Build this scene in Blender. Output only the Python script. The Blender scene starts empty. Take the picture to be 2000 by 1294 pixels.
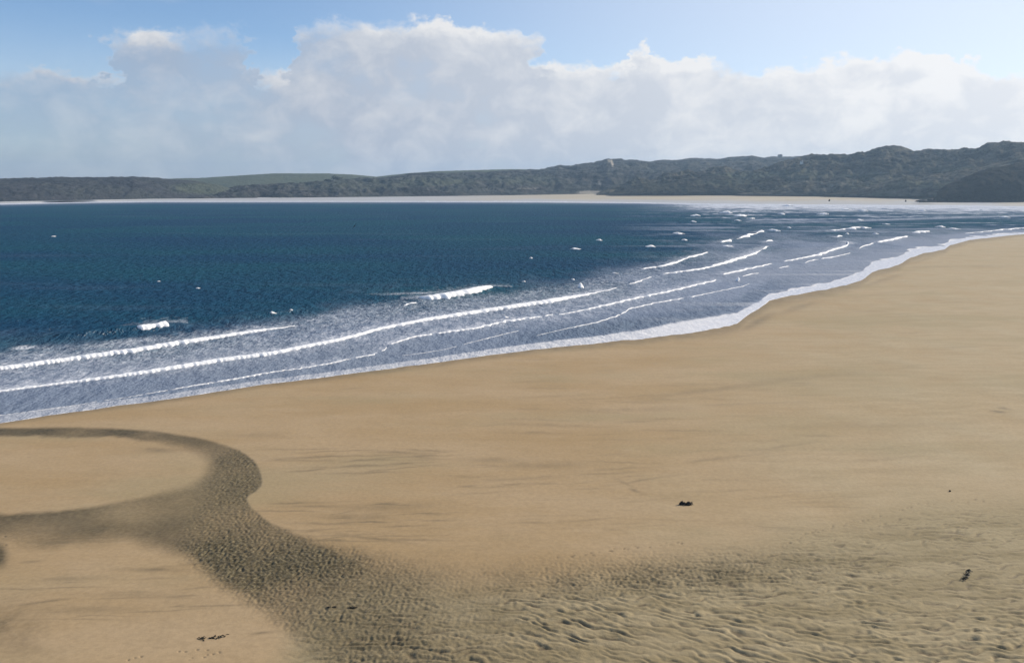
import bpy, math, random
import numpy as np

random.seed(7)
rng = np.random.default_rng(7)
R = math.radians
SC = bpy.context.scene
COL = SC.collection

# ------------------------------------------------------------------ camera
H = 32.0                      # eye height above the sea on the cliff path (m)
F = 1600.0                    # focal length in photo pixels (2000 px wide)
CX, CY, HOR = 1000.0, 647.0, 356.0
TH = math.atan((CY - HOR) / F)
cam_data = bpy.data.cameras.new('camera')
cam_data.sensor_fit = 'HORIZONTAL'
cam_data.sensor_width = 36.0
cam_data.lens = F / 2000.0 * 36.0
cam_data.clip_start = 0.5
cam_data.clip_end = 40000.0
cam = bpy.data.objects.new('camera', cam_data)
COL.objects.link(cam)
cam.location = (0, 0, H)
cam.rotation_euler = (math.pi / 2 - TH, 0, 0)
SC.camera = cam

# ------------------------------------------------------------------ sun, sky, exposure
SUN_AZ, SUN_EL = R(64), R(27)         # to the right of the view, in front
SUN = (math.sin(SUN_AZ) * math.cos(SUN_EL), math.cos(SUN_AZ) * math.cos(SUN_EL), math.sin(SUN_EL))
sun_data = bpy.data.lights.new('sun', 'SUN')
sun_data.energy = 4.0
sun_data.angle = R(0.53)
sun_data.color = (1.0, 0.89, 0.74)
sun = bpy.data.objects.new('sun', sun_data)
COL.objects.link(sun)
from mathutils import Vector
sun.rotation_euler = Vector(SUN).to_track_quat('Z', 'Y').to_euler()
sun.location = (400, 200, 400)

SC.view_settings.view_transform = 'Standard'
SC.view_settings.look = 'None'
SC.view_settings.gamma = 1.0
SC.view_settings.exposure = 0.35
SC.cycles.use_denoising = True
SC.cycles.max_bounces = 6
SC.cycles.volume_bounces = 0
SC.cycles.transparent_max_bounces = 8

class NT:
    """small helper for node trees"""
    def __init__(s, tree):
        s.t = tree
        tree.nodes.clear()
    def n(s, typ, **kw):
        nd = s.t.nodes.new(typ)
        for k, v in kw.items():
            setattr(nd, k, v)
        return nd
    def put(s, sock, v):
        if isinstance(v, bpy.types.NodeSocket):
            s.t.links.new(v, sock)
        elif v is not None:
            if isinstance(v, (tuple, list)) and len(v) == 3 and sock.type == 'RGBA':
                v = (*v, 1.0)
            sock.default_value = v
    def m(s, op, a, b=None, c=None, clamp=False):
        nd = s.n('ShaderNodeMath', operation=op, use_clamp=clamp)
        for i, v in enumerate((a, b, c)):
            if v is not None:
                s.put(nd.inputs[i], v)
        return nd.outputs[0]
    def ramp(s, v, a, b, lo=0.0, hi=1.0, smooth=True):
        nd = s.n('ShaderNodeMapRange', interpolation_type='SMOOTHSTEP' if smooth else 'LINEAR')
        s.put(nd.inputs[0], v)
        for i, q in enumerate((a, b, lo, hi)):
            s.put(nd.inputs[i + 1], q)
        return nd.outputs[0]
    def mix(s, f, a, b, blend='MIX'):
        nd = s.n('ShaderNodeMix', data_type='RGBA', blend_type=blend)
        s.put(nd.inputs[0], f)
        s.put(nd.inputs[6], a)
        s.put(nd.inputs[7], b)
        return nd.outputs[2]
    def noise(s, vec, scale, detail=4.0, rough=0.55, dist=0.0):
        nd = s.n('ShaderNodeTexNoise')
        s.put(nd.inputs['Vector'], vec)
        s.put(nd.inputs['Scale'], scale)
        s.put(nd.inputs['Detail'], detail)
        s.put(nd.inputs['Roughness'], rough)
        s.put(nd.inputs['Distortion'], dist)
        return nd.outputs[0]
    def mapping(s, vec, scale=(1, 1, 1), rot=(0, 0, 0), loc=(0, 0, 0)):
        nd = s.n('ShaderNodeMapping')
        s.put(nd.inputs[0], vec)
        nd.inputs[1].default_value = loc
        nd.inputs[2].default_value = rot
        nd.inputs[3].default_value = scale
        return nd.outputs[0]
    def attr(s, name):
        return s.n('ShaderNodeAttribute', attribute_name=name).outputs['Fac']
    def curve(s, v, pts):
        nd = s.n('ShaderNodeFloatCurve')
        c = nd.mapping.curves[0]
        while len(c.points) > 2:
            c.points.remove(c.points[1])
        c.points[0].location = pts[0]
        c.points[1].location = pts[-1]
        for p in pts[1:-1]:
            c.points.new(*p)
        nd.mapping.update()
        s.put(nd.inputs[1], v)
        return nd.outputs[0]

def ray(px, py):
    u = (np.asarray(px, float) - CX) / F
    v = (CY - np.asarray(py, float)) / F
    dy = math.cos(TH) + v * math.sin(TH)
    dz = -math.sin(TH) + v * math.cos(TH)
    return u, dy, dz

def azel(px, py):
    u, dy, dz = ray(px, py)
    return math.degrees(math.atan2(u, dy)), math.degrees(math.atan2(dz, math.hypot(u, dy)))

def build_world():
    w = bpy.data.worlds.new('World')
    SC.world = w
    w.use_nodes = True
    t = NT(w.node_tree)
    sky = t.n('ShaderNodeTexSky', sky_type='NISHITA')
    sky.sun_disc = False
    sky.sun_elevation = SUN_EL
    sky.sun_rotation = SUN_AZ
    sky.air_density = 0.8
    sky.dust_density = 0.3
    sky.ozone_density = 3.2
    bg1 = t.n('ShaderNodeBackground')
    t.put(bg1.inputs[0], sky.outputs[0])
    bg1.inputs[1].default_value = 0.115
    tc = t.n('ShaderNodeTexCoord').outputs['Generated']
    sep = t.n('ShaderNodeSeparateXYZ')
    t.put(sep.inputs[0], tc)
    x, y, z = sep.outputs
    az = t.m('MULTIPLY', t.m('ARCTAN2', x, y), 180 / math.pi)
    el = t.m('MULTIPLY', t.m('ARCSINE', z), 180 / math.pi)
    # cloud tops along the azimuth (degrees of elevation), level beyond the ends
    tops = [(-60, 118), (40, 118), (120, 112), (175, 128), (195, 62), (260, 52), (400, 52), (470, 46), (500, 70), (515, 128),
            (565, 128), (585, 38), (620, 28), (720, 34), (830, 30), (940, 42), (1035, 50), (1065, 96),
            (1120, 112), (1215, 108), (1260, 74), (1300, 104), (1390, 98), (1470, 118), (1600, 104), (1740, 84), (1830, 96), (1930, 108), (2060, 100)]
    pts = []
    for px, py in tops:
        a, e = azel(px, py)
        pts.append(((a + 40) / 80, e / 20))
    pts = [(0, pts[0][1])] + pts + [(1, pts[-1][1])]
    wv = t.mapping(tc, (1, 1, 1.5))
    n_big = t.noise(wv, 7.0, 6, 0.58)
    n_mid = t.noise(wv, 20.0, 8, 0.6, 0.3)
    n_fine = t.noise(wv, 55.0, 7, 0.65)
    n_az = t.noise(t.mapping(tc, (1, 1, 1.5), (0, 0, 0), (3.1, 1.7, 5.2)), 24.0, 7, 0.6)
    azw = t.m('ADD', az, t.m('MULTIPLY', t.m('SUBTRACT', n_az, 0.5), 8.0))
    top = t.m('MULTIPLY', t.curve(t.ramp(azw, -40, 40, 0, 1, False), pts), 20)
    disp = t.m('ADD', t.m('MULTIPLY', t.m('SUBTRACT', n_mid, 0.5), 2.6),
               t.m('MULTIPLY', t.m('SUBTRACT', n_fine, 0.5), 1.8))
    d = t.m('SUBTRACT', t.m('ADD', top, disp), el)          # degrees below the cloud top
    edge = t.ramp(d, -0.1, t.ramp(n_big, 0.38, 0.6, 2.2, 0.55))
    # thinner to the left, denser towards the sun
    dot = t.n('ShaderNodeVectorMath', operation='DOT_PRODUCT')
    t.put(dot.inputs[0], tc)
    dot.inputs[1].default_value = SUN
    cs = dot.outputs['Value']
    toward = t.ramp(cs, -0.05, 0.85, 0, 1, False)
    thick = t.m('ADD', t.m('MULTIPLY', toward, 0.85), 0.56)
    body = t.m('MULTIPLY', thick, t.ramp(t.m('ADD', n_big, t.m('MULTIPLY', n_mid, 0.35)), 0.36, 0.80, 0.72, 1.2), clamp=True)
    crown = t.m('MULTIPLY', t.ramp(d, 1.5, 0.2), 0.45)
    crown = t.m('MULTIPLY', crown, t.ramp(n_big, 0.36, 0.56, 0.45, 1.2))
    dens = t.m('MULTIPLY', edge, t.m('ADD', body, crown, clamp=True))
    # thin veil near the horizon all round
    veil = t.ramp(el, 10.5, -1.5)
    dens = t.m('MAXIMUM', dens, t.m('MULTIPLY', veil, t.m('ADD', 0.80, t.m('MULTIPLY', toward, 0.25)), clamp=True))
    # high thin wisps
    wisp = t.m('MULTIPLY', t.ramp(t.noise(t.mapping(tc, (1, 1, 5)), 5.0, 6, 0.6), 0.56, 0.82), 0.25)
    dens = t.m('ADD', dens, t.m('MULTIPLY', wisp, t.ramp(el, 4, 12)), clamp=True)
    glow = t.m('MULTIPLY', t.ramp(cs, 0.14, 0.95), 0.66)      # thin high cloud towards the sun
    dens = t.m('MAXIMUM', dens, glow)
    light = t.m('ADD', t.ramp(d, 1.7, 0.1, 0, 0.75), t.m('MULTIPLY', t.m('SUBTRACT', n_mid, 0.44), 1.5))
    light = t.m('ADD', light, t.m('MULTIPLY', t.m('SUBTRACT', n_big, 0.5), 0.7), clamp=True)
    light = t.m('ADD', light, t.m('MULTIPLY', t.m('POWER', toward, 1.3), 0.85), clamp=True)
    colc = t.mix(light, (0.305, 0.365, 0.470), (0.67, 0.672, 0.68))
    bg2 = t.n('ShaderNodeBackground')
    t.put(bg2.inputs[0], colc)
    t.put(bg2.inputs[1], t.m('ADD', t.m('MULTIPLY', t.m('POWER', toward, 1.5), 0.26), 0.90))
    ms = t.n('ShaderNodeMixShader')
    t.put(ms.inputs[0], dens)
    t.put(ms.inputs[1], bg1.outputs[0])
    t.put(ms.inputs[2], bg2.outputs[0])
    out = t.n('ShaderNodeOutputWorld')
    t.put(out.inputs[0], ms.outputs[0])
build_world()

# ------------------------------------------------------------------ numeric helpers
_perm = rng.permutation(4096)
_grad = rng.uniform(0, 2 * math.pi, 4096)
_gx, _gy = np.cos(_grad).astype(np.float32), np.sin(_grad).astype(np.float32)
def perlin(x, y, seed=0):
    x = np.asarray(x, np.float64) + seed * 37.17
    y = np.asarray(y, np.float64) - seed * 91.73
    xi, yi = np.floor(x), np.floor(y)
    xf, yf = (x - xi).astype(np.float32), (y - yi).astype(np.float32)
    xi, yi = xi.astype(np.int64), yi.astype(np.int64)
    u = xf * xf * xf * (xf * (xf * 6 - 15) + 10)
    v = yf * yf * yf * (yf * (yf * 6 - 15) + 10)
    def g(i, j, fx, fy):
        k = _perm[(i + _perm[j & 4095]) & 4095]
        return _gx[k] * fx + _gy[k] * fy
    a = g(xi, yi, xf, yf)
    b = g(xi + 1, yi, xf - 1, yf)
    c = g(xi, yi + 1, xf, yf - 1)
    d = g(xi + 1, yi + 1, xf - 1, yf - 1)
    a = a + u * (b - a)
    c = c + u * (d - c)
    return (a + v * (c - a)) * 1.5
def fbm(x, y, octs=4, seed=0, gain=0.5):
    s, amp, tot = 0.0, 1.0, 0.0
    for o in range(octs):
        s = s + amp * perlin(x * 2 ** o, y * 2 ** o, seed + o)
        tot += amp
        amp *= gain
    return s / tot
def sstep(a, b, x):
    t = np.clip((x - a) / (b - a), 0, 1)
    return t * t * (3 - 2 * t)
def interp(x, pts):
    return np.interp(x, [p[0] for p in pts], [p[1] for p in pts])
def seg_dist(X, Y, pts):
    """distance to a polyline, plus the arc parameter (0..1) of the nearest point"""
    best = np.full(X.shape, 1e18, np.float32)
    arc = np.zeros(X.shape, np.float32)
    L = [0.0]
    for a, b in zip(pts[:-1], pts[1:]):
        L.append(L[-1] + math.hypot(b[0] - a[0], b[1] - a[1]))
    for i, (a, b) in enumerate(zip(pts[:-1], pts[1:])):
        dx, dy = b[0] - a[0], b[1] - a[1]
        l2 = max(dx * dx + dy * dy, 1e-9)
        t = np.clip(((X - a[0]) * dx + (Y - a[1]) * dy) / l2, 0, 1)
        q = (X - a[0] - t * dx) ** 2 + (Y - a[1] - t * dy) ** 2
        m = q < best
        best = np.where(m, q, best)
        arc = np.where(m, (L[i] + t * math.sqrt(l2)) / L[-1], arc)
    return np.sqrt(best), arc
def inside(X, Y, poly):
    c = np.zeros(X.shape, bool)
    j = len(poly) - 1
    for i in range(len(poly)):
        xi, yi = poly[i]
        xj, yj = poly[j]
        if yi != yj:
            m = ((yi > Y) != (yj > Y)) & (X < (xj - xi) * (Y - yi) / (yj - yi) + xi)
            c ^= m
        j = i
    return c
def sdist(X, Y, poly):
    d, _ = seg_dist(X, Y, list(poly) + [poly[0]])
    return np.where(inside(X, Y, poly), d, -d)

def tag(o, label=None, cat=None, group=None, kind=None):
    if label: o['label'] = label
    if cat: o['category'] = cat
    if group: o['group'] = group
    if kind: o['kind'] = kind
    return o
def mesh_obj(name, V, faces, mat, attrs=None, parent=None, smooth=True):
    """V (n,3); faces (k,4) or (k,3) array"""
    V = np.asarray(V, np.float32)
    Fa = np.asarray(faces, np.int32)
    me = bpy.data.meshes.new(name)
    me.vertices.add(len(V))
    me.vertices.foreach_set('co', V.ravel())
    k = Fa.shape[1]
    me.loops.add(Fa.size)
    me.loops.foreach_set('vertex_index', Fa.ravel())
    me.polygons.add(len(Fa))
    me.polygons.foreach_set('loop_start', np.arange(0, Fa.size, k, dtype=np.int32))
    me.polygons.foreach_set('loop_total', np.full(len(Fa), k, np.int32))
    me.polygons.foreach_set('use_smooth', np.full(len(Fa), smooth, bool))
    for an, av in (attrs or {}).items():
        at = me.attributes.new(an, 'FLOAT', 'POINT')
        at.data.foreach_set('value', np.asarray(av, np.float32).ravel())
    me.update(calc_edges=True)
    me.validate()
    me.materials.append(mat)
    o = bpy.data.objects.new(name, me)
    COL.objects.link(o)
    if parent is not None:
        o.parent = parent
    return o
def grid_faces(nr, nc, wrap=False, base=0):
    i = np.arange(nr - 1)[:, None]
    j = np.arange(nc - (0 if wrap else 1))[None, :]
    j2 = (j + 1) % nc
    f = np.stack([i * nc + j, i * nc + j2, (i + 1) * nc + j2, (i + 1) * nc + j], -1)
    return f.reshape(-1, 4) + base
def empty(name, loc=(0, 0, 0)):
    e = bpy.data.objects.new(name, None)
    e.empty_display_size = 0.2
    e.location = loc
    COL.objects.link(e)
    return e

# ------------------------------------------------------------------ materials
def new_mat(name):
    m = bpy.data.materials.new(name)
    m.use_nodes = True
    return m, NT(m.node_tree)
def finish(t, bsdf):
    out = t.n('ShaderNodeOutputMaterial')
    t.put(out.inputs[0], bsdf.outputs[0])
def principled(t, col, rough, normal=None, ior=None, spec=None):
    b = t.n('ShaderNodeBsdfPrincipled')
    t.put(b.inputs['Base Color'], col)
    t.put(b.inputs['Roughness'], rough)
    if normal is not None: t.put(b.inputs['Normal'], normal)
    if ior is not None: t.put(b.inputs['IOR'], ior)
    if spec is not None: t.put(b.inputs['Specular IOR Level'], spec)
    return b
def bump(t, h, strength, dist, normal=None):
    b = t.n('ShaderNodeBump')
    t.put(b.inputs['Strength'], strength)
    t.put(b.inputs['Distance'], dist)
    t.put(b.inputs['Height'], h)
    if normal is not None: t.put(b.inputs['Normal'], normal)
    return b.outputs[0]

def mat_sand():
    m, t = new_mat('beach_sand')
    P = t.n('ShaderNodeNewGeometry').outputs['Position']
    wet, rip, damp_shade, mott = t.attr('wet'), t.attr('rip'), t.attr('damp_shade'), t.attr('mott')
    n1 = t.noise(t.mapping(P, (0.030, 0.075, 0.05), (0, 0, R(14))), 1.0, 5, 0.6)
    n2 = t.noise(t.mapping(P, (0.16, 0.6, 0.3), (0, 0, R(10))), 1.0, 5, 0.62)
    n3 = t.noise(P, 2.6, 4, 0.65)
    n4 = t.noise(P, 13.0, 3, 0.6)
    dry = t.mix(t.ramp(n1, 0.32, 0.68), (0.365, 0.254, 0.130), (0.412, 0.300, 0.174))
    dry = t.mix(t.m('MULTIPLY', t.ramp(n2, 0.53, 0.80), 0.30), dry, (0.26, 0.188, 0.10))
    dry = t.mix(t.m('MULTIPLY', t.ramp(n2, 0.45, 0.2), 0.25), dry, (0.46, 0.345, 0.215))
    n5 = t.noise(t.mapping(P, (0.7, 2.0, 1.0), (0, 0, R(8))), 1.0, 5, 0.7)
    dry = t.mix(t.m('MULTIPLY', t.ramp(n5, 0.5, 0.75), 0.30), dry, (0.29, 0.205, 0.105))
    dry = t.mix(t.m('MULTIPLY', t.ramp(n5, 0.45, 0.25), 0.25), dry, (0.47, 0.35, 0.215))
    olive = t.mix(t.ramp(n2, 0.35, 0.65), (0.245, 0.198, 0.108), (0.340, 0.278, 0.165))
    dry = t.mix(t.m('MULTIPLY', t.attr('pale'), 0.85), dry, t.mix(t.ramp(n2, 0.3, 0.7), (0.425, 0.345, 0.218), (0.36, 0.292, 0.178)))
    dry = t.mix(t.m('MULTIPLY', t.ramp(t.noise(t.mapping(P, (0.018, 0.05, 0.05), (0, 0, R(12)), (7, 3, 0)), 1.0, 4, 0.6), 0.48, 0.68), 0.5), dry, (0.315, 0.258, 0.145))
    c = t.mix(t.m('MULTIPLY', rip, 0.9), dry, olive)
    wetc = t.mix(t.ramp(n3, 0.35, 0.65), (0.062, 0.048, 0.023), (0.112, 0.089, 0.046))
    wetc = t.mix(t.m('MULTIPLY', mott, t.ramp(t.noise(P, 4.5, 3, 0.7), 0.48, 0.66)), wetc, (0.20, 0.165, 0.09))
    c = t.mix(wet, c, wetc)
    c = t.mix(damp_shade, c, (0.155, 0.120, 0.068))
    c = t.mix(0.5, c, t.mix(n4, (0.42, 0.42, 0.42), (0.60, 0.60, 0.60)), 'OVERLAY')
    c = t.mix(0.28, c, t.mix(t.ramp(n3, 0.3, 0.7), (0.38, 0.38, 0.38), (0.62, 0.62, 0.62)), 'OVERLAY')
    rough = t.m('SUBTRACT', 0.95, t.m('MULTIPLY', t.m('MAXIMUM', wet, damp_shade), 0.25))
    hgt = t.m('ADD', t.m('MULTIPLY', n3, 0.6), t.m('MULTIPLY', n4, 0.25))
    nb = bump(t, hgt, t.m('ADD', 0.25, t.m('MULTIPLY', t.m('MAXIMUM', mott, rip), 0.5)), 0.10)
    finish(t, principled(t, c, rough, nb, spec=0.25))
    return m

def mat_sea():
    m, t = new_mat('sea_water')
    P = t.n('ShaderNodeNewGeometry').outputs['Position']
    foam, shal, film = t.attr('foam'), t.attr('shal'), t.attr('film')
    big = t.noise(t.mapping(P, (0.006, 0.012, 0.01), (0, 0, R(-8))), 1.0, 4, 0.55)
    deep = t.mix(t.ramp(big, 0.35, 0.65), (0.004, 0.046, 0.104), (0.005, 0.066, 0.104))
    chop = t.noise(t.mapping(P, (0.55, 0.26, 0.2), (0, 0, R(5))), 1.0, 5, 0.7)
    deep = t.mix(t.m('MULTIPLY', t.ramp(chop, 0.50, 0.70), 0.75), deep, (0.020, 0.090, 0.165))
    deep = t.mix(t.m('MULTIPLY', t.ramp(chop, 0.48, 0.30), 0.85), deep, (0.002, 0.018, 0.042))
    sh = t.mix(t.ramp(big, 0.3, 0.7), (0.205, 0.250, 0.335), (0.240, 0.272, 0.335))  # aerated shallows, with the sky they mirror mixed into the colour
    base = t.mix(shal, deep, sh)
    base = t.mix(t.m('MULTIPLY', film, 0.95), base, (0.80, 0.78, 0.77))  # pale sky sheen of the wash, foam-white at right, put into colour
    # lacy foam: thresholded stretched noise
    fv = t.mapping(P, (0.42, 0.24, 0.4), (0, 0, R(12)))
    ln = t.noise(fv, 1.0, 6, 0.68, 0.7)
    ln2 = t.noise(t.mapping(P, (1.3, 0.6, 1.0)), 1.0, 5, 0.7, 0.4)
    lace = t.m('ADD', t.m('MULTIPLY', ln, 0.6), t.m('MULTIPLY', ln2, 0.4))
    fm = t.m('SUBTRACT', t.m('ADD', foam, lace), 1.0)
    fm = t.ramp(fm, -0.22, 0.30)
    fcol = t.mix(t.ramp(ln2, 0.35, 0.7), (0.50, 0.54, 0.62), (0.80, 0.81, 0.84))
    col = t.mix(fm, base, fcol)
    w1 = t.noise(t.mapping(P, (0.30, 0.17, 0.2), (0, 0, R(-6))), 1.0, 4, 0.6)
    w2 = t.noise(t.mapping(P, (0.95, 0.5, 0.5), (0, 0, R(8))), 1.0, 4, 0.65)
    hgt = t.m('ADD', t.m('MULTIPLY', w1, 1.6), t.m('MULTIPLY', w2, 0.55))
    calm = t.m('SUBTRACT', 1.0, t.m('MULTIPLY', t.m('MAXIMUM', film, t.m('MULTIPLY', shal, 0.75)), 0.85))
    nb = bump(t, hgt, calm, 1.5)
    rough = t.m('ADD', t.m('ADD', 0.22, t.m('MULTIPLY', fm, 0.5)), t.m('MULTIPLY', film, 0.15))
    body = principled(t, col, 0.9, nb, spec=0.0)
    gl = t.n('ShaderNodeBsdfGlossy')
    gl.inputs['Color'].default_value = (1, 1, 1, 1)
    t.put(gl.inputs['Roughness'], rough)
    t.put(gl.inputs['Normal'], nb)
    ms = t.n('ShaderNodeMixShader')
    t.put(ms.inputs[0], t.m('MULTIPLY', t.m('SUBTRACT', 1.0, fm), t.m('ADD', 0.035, t.m('ADD', t.m('MULTIPLY', shal, 0.05), t.m('MULTIPLY', film, 0.12)))))
    t.put(ms.inputs[1], body.outputs[0])
    t.put(ms.inputs[2], gl.outputs[0])
    finish(t, ms)
    return m

def mat_foam():
    m, t = new_mat('white_foam')
    P = t.n('ShaderNodeNewGeometry').outputs['Position']
    n = t.noise(P, 1.4, 5, 0.7)
    c = t.mix(t.ramp(n, 0.32, 0.6), (0.80, 0.82, 0.85), (0.93, 0.93, 0.93))
    b = principled(t, c, 0.8, bump(t, n, 0.4, 0.3), spec=0.2)
    b.inputs['Subsurface Weight'].default_value = 1.0
    b.inputs['Subsurface Radius'].default_value = (1.0, 1.0, 1.0)
    b.inputs['Subsurface Scale'].default_value = 0.9
    finish(t, b)
    return m

def mat_dune(name, c1, c2, c3, s=1.0):
    m, t = new_mat(name)
    P = t.n('ShaderNodeNewGeometry').outputs['Position']
    sandy = t.attr('sandy')
    grass = t.attr('grass')
    n1 = t.noise(P, 0.010 * s, 4, 0.6)
    n2 = t.noise(t.mapping(P, (1, 1, 2.2)), 0.05 * s, 6, 0.68)
    n3 = t.noise(P, 0.22 * s, 4, 0.7)
    c = t.mix(t.ramp(t.m('ADD', t.m('MULTIPLY', n2, 0.6), t.m('MULTIPLY', t.noise(t.mapping(P, (0.010, 0.03, 0.09)), s, 5, 0.65), 0.4)), 0.40, 0.58), c1, c2)
    c = t.mix(t.m('MULTIPLY', t.ramp(n1, 0.42, 0.62), 0.6), c, c3)
    n0 = t.noise(t.mapping(P, (0.006, 0.014, 0.05)), s, 5, 0.62)
    c = t.mix(t.m('MULTIPLY', t.ramp(n0, 0.50, 0.60), 0.8), c, c1)
    c = t.mix(t.m('MULTIPLY', t.ramp(n3, 0.52, 0.72), 0.5), c, t.mix(0.5, c2, (0.16, 0.15, 0.09)))
    c = t.mix(grass, c, (0.110, 0.130, 0.080))
    c = t.mix(sandy, c, (0.38, 0.34, 0.28))
    nb = bump(t, t.m('ADD', n2, t.m('MULTIPLY', n3, 0.35)), 0.9, 6.0)
    finish(t, principled(t, c, 0.95, nb, spec=0.05))
    return m

def mat_plain(name, c1, c2, scale, rough=0.8, bd=0.05, spec=0.3):
    m, t = new_mat(name)
    P = t.n('ShaderNodeNewGeometry').outputs['Position']
    n = t.noise(P, scale, 5, 0.65)
    finish(t, principled(t, t.mix(t.ramp(n, 0.35, 0.65), c1, c2), rough, bump(t, n, 0.6, bd), spec=spec))
    return m

M_SAND = mat_sand()
M_SEA = mat_sea()
M_FOAM = mat_foam()
M_WEED = mat_plain('dark_seaweed', (0.004, 0.0035, 0.002), (0.016, 0.012, 0.006), 7.0, 0.6, 0.05)
M_WEED2 = mat_plain('olive_seaweed', (0.012, 0.010, 0.004), (0.035, 0.028, 0.012), 7.0, 0.6, 0.05)
M_BIRD = mat_plain('black_plumage', (0.002, 0.002, 0.003), (0.006, 0.006, 0.007), 9.0, 0.7, 0.02)

# ------------------------------------------------------------------ shoreline of the near beach (photo pixels -> ground)
SHORE = [(-900, 985), (-500, 908), (-200, 858), (0, 826), (100, 809), (200, 796), (350, 776), (500, 752), (700, 727), (825, 711), (1000, 687),
         (1175, 668), (1300, 656), (1400, 641), (1440, 631), (1466, 612), (1496, 592), (1502, 585), (1545, 575), (1604, 567),
         (1650, 556), (1690, 543), (1703, 532), (1755, 517), (1778, 503), (1800, 495), (1845, 486), (1856, 478), (1895, 468),
         (1950, 462), (2000, 457), (2200, 446), (2500, 436), (2900, 428)]
SHORE_C = [SHORE[i] for i in (0, 1, 3, 8, 10, 12, 15, 19, 23, 26, 28, 30, 31, 33)]
def flat(px, py, z=0.0):
    u, dy, dz = ray(px, py)
    t = (z - H) / dz
    return u * t, dy * t
def flat1(p, z=0.0):
    a, b = flat(p[0], p[1], z)
    return float(a), float(b)
SHORE_W = [flat1(p) for p in SHORE_C]
def z_beach(X, Y):
    """gentle beach slope: distance landward of a smooth shoreline"""
    poly = SHORE_W + [(2500, -3000), (-2500, -3000)]
    d = sdist(X, Y, poly)
    return np.where(d > 0, 1.9 * (1 - np.exp(-np.clip(d, 0, 500) / 95)), np.maximum(d * 0.02, -2.5)) - 0.02
def drape(px, py, it=4):
    """ground point seen at a photo pixel, on the larger of sea level and beach"""
    z = np.zeros(np.broadcast(px, py).shape)
    for _ in range(it):
        u, dy, dz = ray(px, py)
        t = (z - H) / dz
        X, Y = u * t, dy * t
        zb = z_beach(X, Y)
        z = np.maximum(0, zb)
    return X, Y, zb
def shore_y(x):
    return interp(x, SHORE) + interp(x, [(0, .8), (1000, 1.2), (1300, 2.5), (1700, 3.5), (1850, 2.5), (2000, 1)]) * (fbm(np.asarray(x, float) / 38, np.zeros(np.shape(x)) + 3.3, 3, 901) + 0.3 * np.abs(perlin(np.asarray(x, float) / 60, np.zeros(np.shape(x)), 905)))

# ------------------------------------------------------------------ near beach
CH_A0 = [(-900, 838), (0, 836), (150, 834), (270, 838), (350, 848), (420, 862), (480, 885), (503, 908), (512, 935), (507, 954), (480, 968),
        (482, 984), (500, 1000), (522, 1018), (565, 1040), (620, 1058), (690, 1078), (780, 1096), (900, 1108), (1050, 1112), (1250, 1130), (1300, 1300), (1300, 1900), (-900, 1900)]
CH_B0 = [(-900, 850), (0, 852), (200, 852), (290, 859), (350, 869), (398, 886), (412, 906), (398, 932), (374, 952), (300, 966), (220, 984), (120, 997), (0, 1003), (-900, 1016)]
CH_C0 = [(-900, 1050), (0, 1052), (60, 1062), (150, 1062), (235, 1048), (300, 1066), (350, 1085), (380, 1108), (430, 1150), (490, 1180), (540, 1215), (590, 1260), (640, 1300), (700, 1500), (700, 1900), (-900, 1900)]
RIP = [(520, 1300), (560, 1210), (600, 1150), (700, 1106), (820, 1112), (950, 1118), (1100, 1116), (1220, 1098), (1350, 1080), (1500, 1046), (1640, 1010), (1780, 985), (2000, 962), (2500, 905), (2900, 880), (2900, 1900), (560, 1900)]

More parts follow.
